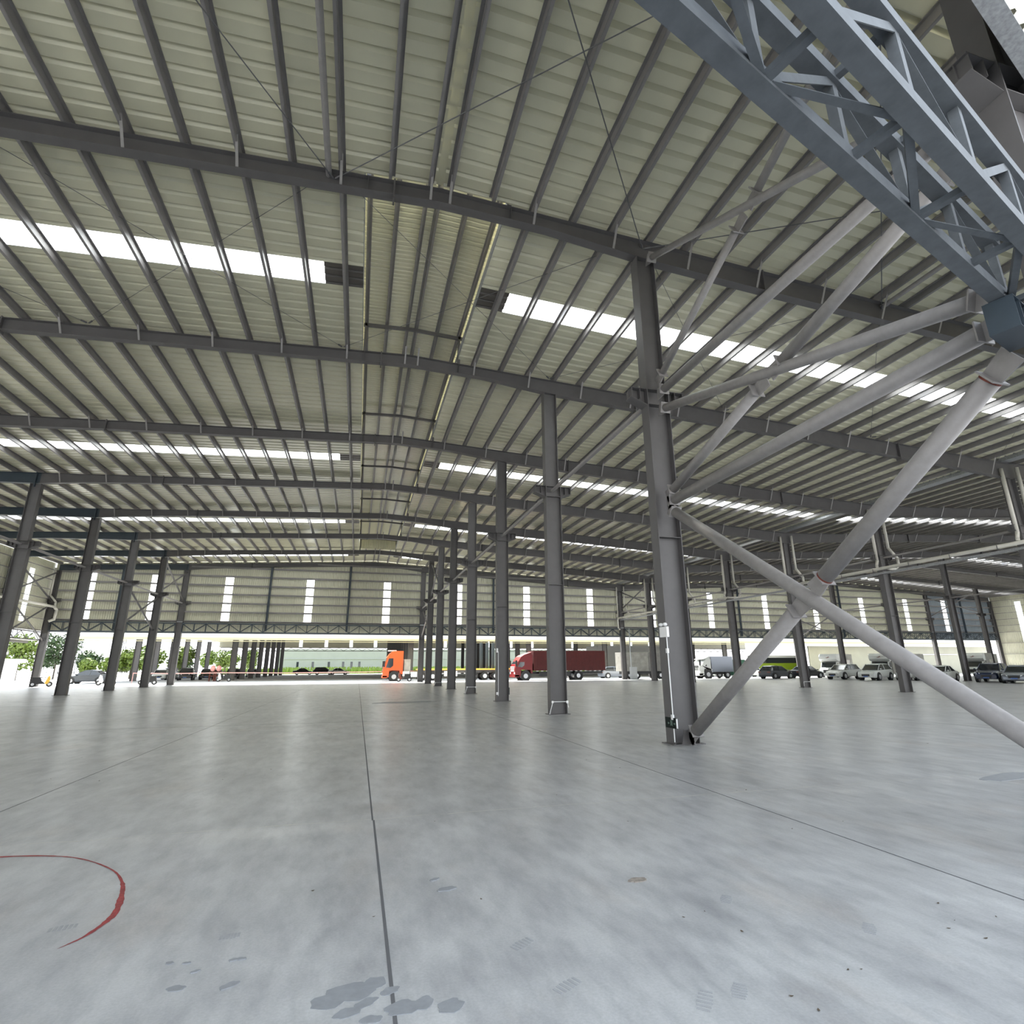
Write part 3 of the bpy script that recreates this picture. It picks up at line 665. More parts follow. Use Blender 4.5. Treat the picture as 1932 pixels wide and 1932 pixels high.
for (X, nm, zs, y0) in ((-29.5, 'left side wall', (5.15, 6.2, 7.2, 8.12, 9.06, 10.0, 10.96), -8), (94.9+.12, 'right side wall', (1.3, 3.0, 4.6, 6.2, 7.2, 8.12, 9.06, 10.0, 10.96), 30)):
    for zi, z in enumerate(zs):
        mb = MB(); s = 1 if X < 0 else -1
        mb.box(min(X, X+s*.16), max(X, X+s*.16), y0, 63.6, z-.004, z+.004); mb.box(min(X+s*.152, X+s*.16), max(X+s*.152, X+s*.16), y0, 63.6, z-.03, z+.03)
        tag(mb.build('wall_girt', M['purlin']), 'thin horizontal girt on the %s, %s from the bottom' % (nm, (['lowest'] + ORD[1:])[zi]), 'girt', 'girts of the %s' % nm)
# left outer lattice along the side wall bottom
mb = MB()
for z in (4.25, 5.0): mb.box(-29.5, -29.4, -8, 63.6, z-.05, z+.05)
k = 0; y = 12.0
while y < 63: mb.bar((-29.45, y, 4.3 if k % 2 else 4.95), (-29.45, y+1.05, 4.95 if k % 2 else 4.3), .05, .05); y += 1.05; k += 1
tag(mb.build('lattice_girder', M['steel']), 'lattice girder along the bottom of the left side wall sheeting', 'girder')
# ---------------------------------------------------------------- rain pipes on the valley columns and left corner
for i in range(1, 8):
    yc = YC[i]; t = empty('rain_downpipe', (XC, yc, 7.2), label='pair of cream plastic downpipes strapped to the valley column, %s from the camera' % ORD[i-1], cat='downpipe'); inv = Matrix.Translation(-Vector(t.location))
    mb = MB(); mb.path([(XC-.52, yc-.12, 11.2), (XC-.52, yc-.12, 7.85), (XC-.62, yc-.12, 7.55), (XC-.62, yc-.12, 7.42)], .085, 12); mb.build('pipe', M['pvc'], t, smooth=True)
    mb = MB(); mb.path([(XC+.42, yc-.24, 11.3), (XC+.42, yc-.24, 8.7), (XC+.85, yc-.36, 8.05), (XC+.85, yc-.36, 7.6), (XC+.55, yc-.36, 7.35), (XC-.5, yc-.36, 7.35)], .085, 12); mb.build('pipe', M['pvc'], t, smooth=True)
    for ch in kids(t): ch.matrix_parent_inverse = inv
for (a, b, dz, nm) in ((14.0, 34.7, 0, 'nearer run'), (41.9, 63.3, 0, 'farther run')):
    t = empty('rain_collector_pipe', (XC-.62, a, 7.3), label='cream horizontal rain collector pipe slung along the valley columns, %s' % nm, cat='pipe'); inv = Matrix.Translation(-Vector(t.location))
    mb = MB(); mb.path([(XC-.62, a, 7.32), (XC-.62, b, 7.32)] + ([(XC-.62, b+.25, 7.15), (XC-.62, b+.25, 6.1), (XC-.4, b+.25, 5.9)] if b > 60 else [(XC-.62, b+.15, 7.45), (XC-.62, b+.1, 7.65)]), .10, 14); mb.build('pipe', M['pvc'], t, smooth=True)
    y = a+1
    while y < b:
        mb = MB(); mb.box(XC-.76, XC-.30, y-.015, y+.015, 7.17, 7.20); mb.box(XC-.745, XC-.735, y-.015, y+.015, 7.17, 7.38); mb.build('pipe_clip', M['rod'], t); y += 2.4
    for ch in kids(t): ch.matrix_parent_inverse = inv
mb = MB(); mb.prism([(XC-.42, 7.02), (XC-.12, 7.02), (XC-.12, 7.14), (XC-.125, 7.14), (XC-.125, 7.025), (XC-.415, 7.025), (XC-.415, 7.14), (XC-.42, 7.14)], 'y', 15.5, 63.3)
tag(mb.build('cable_tray', M['galv']), 'galvanised cable tray under the cream rain collector pipe', 'cable tray')
t = empty('rain_downpipe', (-29.0, 63.4, 5.8), label='cream downpipe in the far left corner with horizontal branch pipe', cat='downpipe'); inv = Matrix.Translation(-Vector(t.location))
mb = MB(); mb.path([(-29.25, 63.35, 11.2), (-29.25, 63.35, 8.5), (-28.65, 63.3, 7.85), (-28.65, 63.3, 7.45)], .09, 12); mb.build('pipe', M['pvc'], t, smooth=True)
mb = MB(); mb.path([(-28.62, 50, 7.35), (-28.62, 63.1, 7.38), (-28.45, 63.35, 7.1), (-28.5, 63.35, 6.2), (-28.9, 63.3, 6.0)], .12, 12); mb.build('pipe', M['pvc'], t, smooth=True)
for ch in kids(t): ch.matrix_parent_inverse = inv
# ---------------------------------------------------------------- fittings on the nearest columns
t = empty('exit_sign', (6.50, 10.9, .42), label='small dark exit sign with pale running figure at the foot of the nearest column', cat='sign')
inv = Matrix.Translation(-Vector(t.location))
mb = MB(); mb.box(6.47, 6.50, 10.84, 11.26, .33, .54); mb.build('sign_box', M['sign'], t)
mb = MB(); X = 6.4692
def sb(y0, y1, z0, z1): mb.box(X-.0012, X, y0, y1, z0, z1)
# door outline, running figure, arrows on both sides
sb(10.975, 10.983, .375, .485); sb(11.045, 11.053, .375, .485); sb(10.975, 11.053, .478, .485)
mb.ball((X, 11.014, .462), .010, 8)
mb.bar((X, 11.014, .452), (X, 11.018, .418), .002, .016, up=(0, 1, 0)); mb.bar((X, 11.018, .418), (X, 10.998, .385), .002, .009, up=(0, 1, 0)); mb.bar((X, 11.018, .418), (X, 11.036, .388), .002, .009, up=(0, 1, 0)); mb.bar((X, 11.014, .445), (X, 10.994, .428), .002, .007, up=(0, 1, 0)); mb.bar((X, 11.014, .445), (X, 11.034, .436), .002, .007, up=(0, 1, 0))
for s, c in ((1, 11.12), (-1, 10.905)):
    sb(c-.03, c+.03, .42, .43); mb.bar((X, c+s*.032, .425), (X, c+s*.008, .447), .002, .009, up=(0, 1, 0)); mb.bar((X, c+s*.032, .425), (X, c+s*.008, .403), .002, .009, up=(0, 1, 0))
mb.build('sign_symbol', M['signfig'], t)
mb = MB(); mb.box(6.475, 6.50, 10.815, 10.84, .34, .53); mb.build('side_bracket', M['white'], t)
for ch in kids(t): ch.matrix_parent_inverse = inv
t = empty('emergency_light', (6.45, 11.05, 2.3), label='white twin head emergency light on the nearest column above the exit sign', cat='light'); inv = Matrix.Translation(-Vector(t.location))
mb = MB(); mb.box(6.44, 6.495, 10.86, 11.16, 2.20, 2.42); mb.build('light_body', M['white'], t)
for y in (10.93, 11.10):
    mb = MB(); mb.ball((6.45, y, 2.47), .05, 12, .8); mb.build('lamp_head', M['white'], t, smooth=True)
for ch in kids(t): ch.matrix_parent_inverse = inv
t = empty('cable_conduit', (6.49, 10.9, 0.0), label='thin white conduit running down the nearest column beside exit sign', cat='conduit'); inv = Matrix.Translation(-Vector(t.location))
mb = MB(); mb.tube((6.488, 10.965, .06), (6.488, 10.965, 2.2), .012, 8); mb.build('conduit_pipe', M['white'], t)
mb = MB(); mb.box(6.46, 6.50, 10.93, 11.0, .50, .60); mb.box(6.46, 6.50, 10.93, 11.0, 1.86, 1.96); mb.build('junction_box', M['white'], t)
for ch in kids(t): ch.matrix_parent_inverse = inv
# foot gusset of the brace on column 0
mb = MB(); mb.prism([(6.62, 0.02), (6.68, .30), (6.98, .30), (6.93, 0.02)], 'y', 10.90, 10.915); mb.box(6.79, 6.81, 10.72, 11.0, 0.02, .26)
o = mb.build('foot_gusset', M['steel'], colA[0]); o.matrix_parent_inverse = Matrix.Translation(-Vector((XA, YC[0], 0)))
for (i, z, lab) in ((1, .42, 'second column from the camera'), (3, .40, 'fourth column from the camera'), (5, .30, 'sixth column from the camera')):
    y = YC[i]-.185; mb = MB(); mb.path([(XA-.36, y, .02), (XA-.24, y-.01, z), (XA+.28, y-.01, z), (XA+.33, y, z-.2)], .012, 8); mb.box(XA-.28, XA-.22, y-.03, y+.01, z-.04, z+.03); mb.box(XA+.25, XA+.32, y-.03, y+.01, z-.05, z+.03)
    tag(mb.build('cable_conduit', M['white']), 'thin white conduit wrapped low round the %s' % lab, 'conduit')
y = YC[2]-.185
mb = MB(); mb.tube((XA-.23, y, .25), (XA-.23, y, 2.3), .014, 8); mb.box(XA-.33, XA-.22, y-.04, y+.01, .30, .42); mb.box(XA-.33, XA-.25, y-.04, y+.01, 2.25, 2.45)
tag(mb.build('cable_conduit', M['white']), 'thin white vertical conduit on the third column from the camera', 'conduit')
mb = MB(); mb.box(XA+.302, XA+.335, YC[2]-.17, YC[2]+.17, .30, .62)
tag(mb.build('exit_sign', M['sign']), 'dark exit sign seen edge on at the foot of the third column', 'sign')
mb = MB(); y = YC[3]-.19; mb.path([(XC-.30, y, .1), (XC-.28, y, .42), (XC+.28, y, .42)], .014, 8)
tag(mb.build('cable_conduit', M['white']), 'white conduit band low on the valley column third from the camera', 'conduit')
mb = MB(); mb.box(XC+.45, XC+1.25, 62.9, 63.3, .02, 1.45); mb.box(XC+.48, XC+1.22, 62.885, 62.9, .1, 1.40); mb.tube((XC+.6, 63.1, 1.45), (XC+.6, 63.1, 6.0), .07, 8)
tag(mb.build('electrical_cabinet', M['greybox']), 'grey electrical cabinet with riser beside the far valley column', 'cabinet')
# ---------------------------------------------------------------- floor marks
def ribbon(pts, w, z, name, mt, lab, cat, parent=None):
    mb = MB(); L = len(pts); L_, R_ = [], []
    for k, p in enumerate(pts):
        a = Vector(pts[max(0, k-1)]); b = Vector(pts[min(L-1, k+1)]); d = (b-a).normalized(); n = Vector((-d.y, d.x)); ww = (w[k] if isinstance(w, list) else w)/2*random.uniform(.75, 1.25)
        L_.append(Vector(p)+n*ww); R_.append(Vector(p)-n*ww)
    for k in range(L-1): mb.quad((*L_[k], z), (*R_[k], z), (*R_[k+1], z), (*L_[k+1], z))
    o = mb.build(name, mt, parent, fix=False)
    if lab: tag(o, lab, cat)
    return o
ctrl = [(-4.6, 6.1), (-4.0, 6.35), (-3.5, 6.47), (-2.94, 6.49), (-2.5, 6.39), (-2.18, 6.2), (-1.84, 5.84), (-1.65, 5.5), (-1.55, 5.2), (-1.48, 4.9), (-1.48, 4.74), (-1.52, 4.55), (-1.57, 4.46), (-1.61, 4.40)]
pts = []
for k in range(len(ctrl)-1):
    p0 = Vector(ctrl[max(0, k-1)]); p1 = Vector(ctrl[k]); p2 = Vector(ctrl[k+1]); p3 = Vector(ctrl[min(len(ctrl)-1, k+2)])
    for j in range(8):
        t = j/8; pts.append(tuple(.5*((2*p1)+(-p0+p2)*t+(2*p0-5*p1+4*p2-p3)*t*t+(-p0+3*p1-3*p2+p3)*t**3)))
ws = [.028+.014*math.sin(k*.11) for k in range(len(pts))]
for k in range(8): ws[-1-k] *= (k+1)/9
ribbon(pts, ws, .002, 'painted_curve', M['redpaint'], 'hand sprayed red curved line on the concrete at lower left', 'paint mark')
def cz(x, y):     # pixel -> point on the floor
    d = cF + cR*((x-966)/1034.07) - cU*((y-966)/1034.07); t = -1.6/d.z; return (d.x*t, d.y*t)
BZ = [0.0]
def blob(x, y, rx, ry, rot, mt, name, lab, cat, grp=None, z=.002):
    mb = MB(); n = 18; ph = random.random()*6; pts = []
    for k in range(n):
        t = 2*math.pi*k/n; r = 1+.16*math.sin(2*t+ph)+.10*math.sin(5*t+ph*2)+random.uniform(-.06, .06)
        a = rx*r*math.cos(t); b = ry*r*math.sin(t); pts.append((x+a*math.cos(rot)-b*math.sin(rot), y+a*math.sin(rot)+b*math.cos(rot)))
    BZ[0] += .00025; z = .0016+BZ[0]; mb.prism(pts, 'z', .0002, z); tag(mb.build(name, mt, fix=True), lab, cat, grp)
for k, (px, py, r, rot) in enumerate(((620, 1890, .075, .2), (662, 1872, .10, .1), (705, 1856, .06, 1.), (690, 1893, .045, .4), (735, 1870, .04, .2), (850, 1898, .06, .4), (655, 1912, .05, .5), (760, 1902, .07, .3), (800, 1893, .05, .8), (700, 1925, .04, .2), (332, 1866, .035, .1), (433, 1860, .035, .4), (320, 1818, .018, 0), (352, 1818, .016, 0), (368, 1834, .018, .3), (440, 1812, .018, 0), (455, 1810, .02, 0), (820, 1660, .03, .4), (843, 1678, .05, 0.2))):
    a, b = cz(px, py); blob(a, b, r*1.3, r*.8, rot, M['stain'], 'damp_spot', 'small dark damp spot on the floor beside the joint at bottom left', 'stain', 'damp spots at bottom left')
a, b = cz(1203, 1661); blob(a, b, .075, .045, .3, M['stain2'], 'dried_spill', 'brownish dried spill on bare floor right of centre', 'stain')
a, b = cz(1910, 1465); blob(a, b, .75, .16, .2, M['stain'], 'damp_patch', 'wide dark damp patch on the floor at the right edge', 'stain')
a, b = cz(765, 1325); blob(a, b, 1.6, .55, .1, M['stain'], 'damp_patch', 'dark damp patch on the floor far ahead near the column row', 'stain')
for k, (px, py, rot, L, lab) in enumerate(((118, 1751, .2, .16, 'inside the red curve'), (433, 1767, .1, .12, 'right of the red curve tail'), (985, 1781, .6, .17, 'centre of the foreground'), (1070, 1860, .5, .18, 'lower centre'), (1330, 1888, .9, .20, 'lower right of centre'), (1395, 1870, .9, .15, 'faint, beside the strongest print'), (1370, 1697, .9, .15, 'upper one right of centre'), (1640, 1752, .8, .17, 'right part of the foreground'))):
    a, b = cz(px, py); t = empty('shoe_print', (a, b, 0), rot, 'ribbed grey shoe print on the concrete, %s' % lab, 'shoe print')
    for j in range(6):
        mb = MB(); u = (j-2.5)*L/6; wv = .042*(1-.25*abs(j-2.5)/2.5)
        mb.hexa([(u-.008, -wv, .0005), (u+.008, -wv*.9, .0005), (u+.011, wv, .0005), (u-.005, wv, .0005), (u-.008, -wv, .002), (u+.008, -wv*.9, .002), (u+.011, wv, .002), (u-.005, wv, .002)])
        mb.build('tread_bar', M['print'], t)
leaf0 = None
LP = [(154, 1429), (420, 1471), (512, 1452), (1408, 1491), (1390, 1492), (1494, 1564), (1801, 1737), (1225, 1441), (1169, 1449), (1106, 1434), (981, 1389), (1003, 1356), (897, 1418), (733, 1358), (727, 1390), (668, 1410), (790, 1414), (717, 1472), (886, 1345), (825, 1340), (1590, 1550), (1750, 1403), (1560, 1372), (1700, 1380), (1740, 1350), (1445, 1325), (1500, 1341), (1600, 1830), (1545, 1907), (1625, 1829), (1493, 1880), (1290, 1731), (1330, 1720), (705, 1730), (590, 1681), (1185, 1550), (908, 1697), (820, 1550), (96, 1470), (187, 1474), (80, 1342), (260, 1330), (640, 1332), (500, 1300), (560, 1312), (610, 1318), (1050, 1500), (1640, 1336), (1810, 1345), (1750, 1318), (1790, 1752), (1770, 1705), (1880, 1730), (1400, 1758), (1860, 1771)]
for k, (px, py) in enumerate(LP):
    a, b = cz(px, py)
    if leaf0 is None:
        mb = MB(); P_ = [(-.03, 0), (-.015, .014), (.01, .018), (.032, .002), (.012, -.014), (-.012, -.013)]; i0 = len(mb.v)
        mb.v += [(x, y, .001+.010*abs(x)/.03) for (x, y) in P_] + [(0, 0, .004)]
        for j in range(6): mb.f.append((j, (j+1) % 6, 6)); mb.mi.append(0)
        leaf0 = mb.build('dry_leaf', M['leaf_dry'], fix=False); o = leaf0
    else: o = leaf0.copy(); C.objects.link(o)
    dist = math.hypot(a, b); sc = random.uniform(.22, .5)*(1+max(0, dist-6)*.09)
    o.location = (a, b, .001); o.rotation_euler = (0, 0, random.random()*6); o.scale = (sc, sc, sc)
    tag(o, 'tiny dry dark leaf scrap lying on the concrete floor', 'leaf', 'leaf scraps on the floor')
# ---------------------------------------------------------------- the hall behind
H2Z = 9.2
mb = MB(); mb.box(-31.4, 112, 76.0, 76.25, 4.72, 4.80); mb.box(-31.4, 112, 75.8, 76.25, 4.92, 5.20)
tag(mb.build('eaves_fascia', M['fascia']), 'cream eaves fascia of the hall behind seen under the lattice girders', 'fascia')
mb = MB(); n = int(143/.4); vsheet(mb, lambda u: Vector((-31.4+u, 76.3, 0)), n, 5.2, lambda x, y: 9.6, .4, Vector((0, -1, 0)))
hb = tag(mb.build('wall_hall_behind_front', M['wall_w'], fix=False), kind='structure')
mb = MB()
for (xa, za, xb, zb) in ((-31.4, 7.4, 30, 9.6), (30, 9.6, 112, 9.6)): mb.hexa([(xa, 76.3, za), (xb, 76.3, zb), (xb, 146, zb), (xa, 146, za), (xa, 76.3, za+.08), (xb, 76.3, zb+.08), (xb, 146, zb+.08), (xa, 146, za+.08)])
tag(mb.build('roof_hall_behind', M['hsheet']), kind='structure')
mb = MB(); x = -16.0
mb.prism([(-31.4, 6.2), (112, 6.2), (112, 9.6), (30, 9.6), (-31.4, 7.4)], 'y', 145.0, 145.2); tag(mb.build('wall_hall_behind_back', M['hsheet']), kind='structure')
for k in range(18):
    x = -13.5+5.85*k
    mb = MB(); mb.box(x-.35, x+.35, 144.93, 144.97, 6.4, 8.3)
    tag(mb.build('window_%d' % wn, mat('daylit_pane_%d' % k, (0.85, 0.9, 0.95), .5, emit=((0.85, .93, 1.0), 1.2)) if k == 0 else bpy.data.materials['daylit_pane_0']), kind='structure'); wn += 1
t = empty('lattice_girder', (-31, 144.8, 5.4), label='distant lattice girder across the far opening of the hall behind', cat='girder'); inv = Matrix.Translation(-Vector(t.location))
mb = MB(); mb.box(-31, 112, 144.7, 144.85, 5.35, 5.5); mb.build('bottom_chord', M['steel'], t)
mb = MB(); mb.box(-31, 112, 144.7, 144.85, 6.1, 6.25); mb.build('top_chord', M['steel'], t)
mb = MB(); x = -31; k = 0
while x < 110: mb.bar((x, 144.78, 5.45 if k % 2 else 6.15), (x+1.1, 144.78, 6.15 if k % 2 else 5.45), .1, .1); x += 1.1; k += 1
o = mb.build('web_members', M['steel'], t); o['kind'] = 'stuff'
for ch in kids(t): ch.matrix_parent_inverse = inv
pc = None
def h2col(x, y, h, lab, grp, mt='steel', w=.72):
    mb = MB(); H(mb, 0, 0, 0, h, w, .32); o = mb.build('steel_column', M[mt]); o.location = (x, y, -.01); tag(o, lab, 'column', grp)
for (X, ys, nm) in ((-28.4, [78.5+7.4*k for k in range(7)], 'left edge row'), (-16.2, [84+7.2*k for k in range(8)], 'row left of the parked distant cars'), (7.0, [79+4.6*k for k in range(14)], 'dense row behind the orange truck'), (24.0, [79+6.0*k for k in range(10)], 'row behind the flatbed'), (36.5, [80, 92], 'row behind the red truck'), (57, [79, 88], 'row behind the white box truck')):
    for j, y in enumerate(ys):
        hh = 6.6 if X < -20 else 7.6 if X < 0 else 8.4
        h2col(X, y, hh, 'dark column of the hall behind, %s, %s' % (nm, ORD[j]), 'hall behind, %s' % nm)
t = empty('rain_downpipe', (-27.6, 76.6, 0), label='white downpipe on the corner column of the hall behind, left', cat='downpipe')
mb = MB(); mb.path([(.5, 0, 4.7), (.1, 0, 4.3), (0, 0, 4.0), (0, 0, 0)], .13, 10); mb.build('pipe', M['pvc'], t, smooth=True)
# white building and verge beyond
mb = MB(); mb.box(-26, 120, 200, 215, -.3, 7.5); wb = tag(mb.build('white_warehouse', [M['offwhite']]), 'long white warehouse beyond the far opening behind the green verge', 'building')
for px in (562, 590, 620, 647, 663, 678):
    x = (px-562)*.17-19.1; mb = MB(); mb.box(x-.35, x+.35, 199.93, 200.0, 1.4, 3.4); mb.build('window_pane', M['glass'], wb)
mb = MB(); mb.box(-26, 120, 199.8, 200, 4.25, 4.4); mb.build('wall_band', M['galv'], wb)
mb = MB(); random.seed(3)
for k in range(5200):
    x = random.uniform(-40, 110); y = random.uniform(176, 190); h = random.uniform(.5, 1.9); a = random.random()*3; w_ = random.uniform(.15, .4)
    dx, dy = math.cos(a)*w_, math.sin(a)*w_; mb.quad((x-dx, y-dy, -.3), (x+dx, y+dy, -.3), (x+dx*.5, y+dy*.5, h), (x-dx*.5, y-dy*.5, h*.9))
tag(mb.build('verge_grass', M['grass'], fix=False), 'tall green verge grass in front of the white warehouse', 'grass', kind='stuff')
g = MB(); g.box(-60, 130, 160, 199, -.3, -.2); tag(g.build('grass_strip', M['grass']), kind='structure')
# ---------------------------------------------------------------- vehicles
def wheel(parent, x, y, r, w=.2, hubr=.62):
    mb = MB(); mb.tube((x, y-w/2, r), (x, y+w/2, r), r, 20); o = mb.build('wheel', M['rubber'], parent)
    mb = MB(); mb.tube((x, y-w/2-.012, r), (x, y+w/2+.012, r), r*hubr, 16); mb.tube((x, y-w/2-.03, r), (x, y+w/2+.03, r), r*.2, 8); mb.build('hub', M['hub'], o)
    return o
def loft(mb, secs):
    """secs: list of rings (same length) of points"""
    i = len(mb.v); n = len(secs[0])
    for s in secs: mb.v += [tuple(p) for p in s]
    for a in range(len(secs)-1):
        for k in range(n): mb.f.append((i+a*n+k, i+a*n+(k+1) % n, i+(a+1)*n+(k+1) % n, i+(a+1)*n+k)); mb.mi.append(0)
    mb.f.append(tuple(i+k for k in reversed(range(n)))); mb.f.append(tuple(i+(len(secs)-1)*n+k for k in range(n))); mb.mi += [0, 0]
def make_car(kind, paint):
    """front towards +x, length 4.6, origin at ground centre"""
    t = empty('car')
    suv = kind == 'suv'; hat = kind == 'hatch'
    L = 4.65 if not hat else 4.3; W = .92; zb = .22 if not suv else .28; H_ = 1.46 if kind == 'sedan' else (1.66 if suv else 1.5)
    zs = .92 if not suv else 1.06; hl = L/2
    # body lower
    st = [(-hl, .86, .45, zs-.08), (-hl+.08, .95, zb, zs+.0), (-hl+.6, 1, zb, zs+.06), (-.2, 1, zb, zs+.02), (.75, 1, zb, zs), (hl-.75, .98, zb, zs-.10), (hl-.2, .92, zb, zs-.22), (hl, .80, .32, zs-.38)]
    mb = MB(); secs = []
    for (x, f, z0, z1) in st:
        w_ = W*f; secs.append([(x, -w_*.94, z0), (x, -w_, z0+.16), (x, -w_*.99, (z0+z1)/2+.05), (x, -w_*.93, z1-.03), (x, -w_*.80, z1), (x, w_*.80, z1), (x, w_*.93, z1-.03), (x, w_*.99, (z0+z1)/2+.05), (x, w_, z0+.16), (x, w_*.94, z0)])
    loft(mb, secs); body = mb.build('body', paint, t, smooth=False)
    # greenhouse (glass) and roof
    rb = {'sedan': (-1.55, -.85, .25, 1.05), 'suv': (-2.1, -1.75, .35, 1.15), 'hatch': (-1.95, -1.45, .3, 1.1)}[kind]
    mb = MB(); secs = []
    for (x, w0, w1, z) in ((rb[0], .84, .84, zs+.02), (rb[1], .84, .68, H_-.05), (rb[2], .84, .68, H_-.05), (rb[3], .84, .82, zs-.02)):
        secs.append([(x, -w0*1.0 if z < zs+.1 else -.82, zs-.03), (x, -w1, z), (x, w1, z), (x, w0 if z < zs+.1 else .82, zs-.03)])
    loft(mb, secs); mb.build('windows', M['glass'], t)
    mb = MB(); secs = []
    for (x, w_, z) in ((rb[1]-.12, .60, H_-.10), (rb[1]+.1, .67, H_-.04), ((rb[1]+rb[2])/2, .68, H_+.0), (rb[2]-.05, .66, H_-.045), (rb[2]+.08, .62, H_-.10)):
        secs.append([(x, -w_, z-.03), (x, -w_*.9, z+.02), (x, w_*.9, z+.02), (x, w_, z-.03)])
    loft(mb, secs); mb.build('roof_panel', paint, t)
    for s in (-1, 1):
        for (pa, pb, ww) in (((rb[3]+.02, s*.80, zs), (rb[2]-.02, s*.67, H_-.05), .05), ((rb[0]+.02, s*.80, zs+.02), (rb[1]+.02, s*.66, H_-.06), .08), ((-.35, s*.825, zs), (-.35, s*.685, H_-.05), .045)):
            mb = MB(); mb.bar(pa, pb, ww, .05); mb.build('window_pillar', paint, t)
    for s in (-1, 1):
        mb = MB(); mb.ball((rb[3]-.15, s*1.0, zs+.08), .10, 8, .7); mb.build('mirror', paint, t)
        mb = MB(); mb.hexa([(hl-.22, s*.42, zs-.36), (hl-.02, s*.42, zs-.40), (hl-.42, s*.86, zs-.28), (hl-.50, s*.86, zs-.26), (hl-.22, s*.42, zs-.24), (hl-.06, s*.42, zs-.27), (hl-.42, s*.86, zs-.18), (hl-.50, s*.86, zs-.16)]); mb.build('headlight', M['lamp'], t)
        mb = MB(); mb.box(-hl-.005, -hl+.12, min(s*.45, s*.84), max(s*.45, s*.84), zs-.22, zs-.10); mb.build('tail_light', M['rust'], t)
    mb = MB(); mb.box(hl-.06, hl+.012, -.38, .38, .42, .62); mb.build('grille', M['black'], t)
    mb = MB(); mb.box(hl+.012, hl+.022, -.22, .22, .36, .46); mb.build('number_plate', M['plate'], t)
    r = .33 if not suv else .37
    for x in (-1.38, 1.36):
        for s in (-1, 1): mb = MB(); mb.tube((x, s*.70, r+.02), (x, s*.935, r+.02), r+.07, 18); mb.build('wheel_arch', M['black'], t)
    for x in (-1.38, 1.36):
        for s in (-1, 1): wheel(t, x, s*.86, r, .2)
    return t
cars = {}
def car(kind, paint, x, y, rz, lab, sc=1.0, grp=None):
    key = (kind, paint)
    t = copy_tree(cars[key]) if key in cars else make_car(kind, M[paint]); cars.setdefault(key, t)
    t.location = (x, y, 0 if 30 < y < 64 else -.01); t.rotation_euler = (0, 0, rz); t.scale = (sc, sc, sc); tag(t, lab, 'car', grp); return t
R_ = math.radians
car('suv', 'cwhite', 53.9, 53.3, R_(196), 'white car under the second roof, farthest left of the parked white ones')
car('suv', 'cwhite', 53.0, 48.3, R_(200), 'white crossover second from left in the row of parked white cars')
car('hatch', 'cwhite', 56.2, 46.8, R_(200), 'white car partly hidden behind the front valley column')
car('sedan', 'cwhite', 54.6, 42.6, R_(200), 'white sedan right of the front valley column')
car('sedan', 'cwhite', 60.5, 48.2, R_(190), 'white sedan showing only behind the other white cars')
car('suv', 'cnavy', 56.5, 39.2, R_(203), 'dark navy suv parked under the second roof near the right edge')
car('sedan', 'csilver', 54.9, 35.9, R_(203), 'silver grey sedan at the right edge of the parked row')
car('hatch', 'cgrey', 49.7, 59.2, R_(12), 'dark hatchback seen from the rear left of the parked row')
car('sedan', 'cblack', 54.8, 59.9, R_(10), 'black sedan behind the middle valley column')
car('sedan', 'cwhite', 48.8, 71.8, R_(190), 'white sedan outdoors left of the small box truck')
car('sedan', 'cwhite', 54.2, 69.5, R_(8), 'white sedan outdoors right of the small box truck')
car('hatch', 'csilver', 33.9, 71.5, R_(0), 'silver hatchback outdoors behind the rear of the red truck')
car('sedan', 'cgrey', -29.2, 75.0, R_(180), 'dark grey sedan side on in the sunny yard at left')
car('sedan', 'cblack', -12.0, 141.0, R_(5), 'distant black sedan, leftmost of three by the verge', 1.0)
car('suv', 'cblack', -7.4, 138.0, R_(5), 'distant black suv, middle of three by the verge', 1.0)
car('sedan', 'cwhite', -3.9, 134.5, R_(5), 'distant white sedan, rightmost of three by the verge', 1.0)
random.seed(11)
lab2 = ['white car parked in the sunny yard, leftmost behind the motorbikes', 'silver suv in the yard behind the motorbikes', 'dark suv in the yard seen between the left columns', 'black hatchback in the yard beyond the third left column', 'white sedan in the yard beyond the third left column', 'silver sedan in the yard farther right of the left columns', 'black car in the yard next to the red barrier', 'white car in the yard farthest along beside the barrier']
for k, (x, y, kd, pt) in enumerate(((-27.0, 92, 'sedan', 'cwhite'), (-27.5, 98, 'suv', 'csilver'), (-22.8, 88.5, 'suv', 'cblack'), (-21.0, 92, 'hatch', 'cblack'), (-22.2, 103, 'sedan', 'cwhite'), (-20.4, 110, 'sedan', 'csilver'), (-18.6, 97, 'hatch', 'cblack'), (-18.8, 115, 'sedan', 'cwhite'))):
    car(kd, pt, x, y, R_(-80), lab2[k])
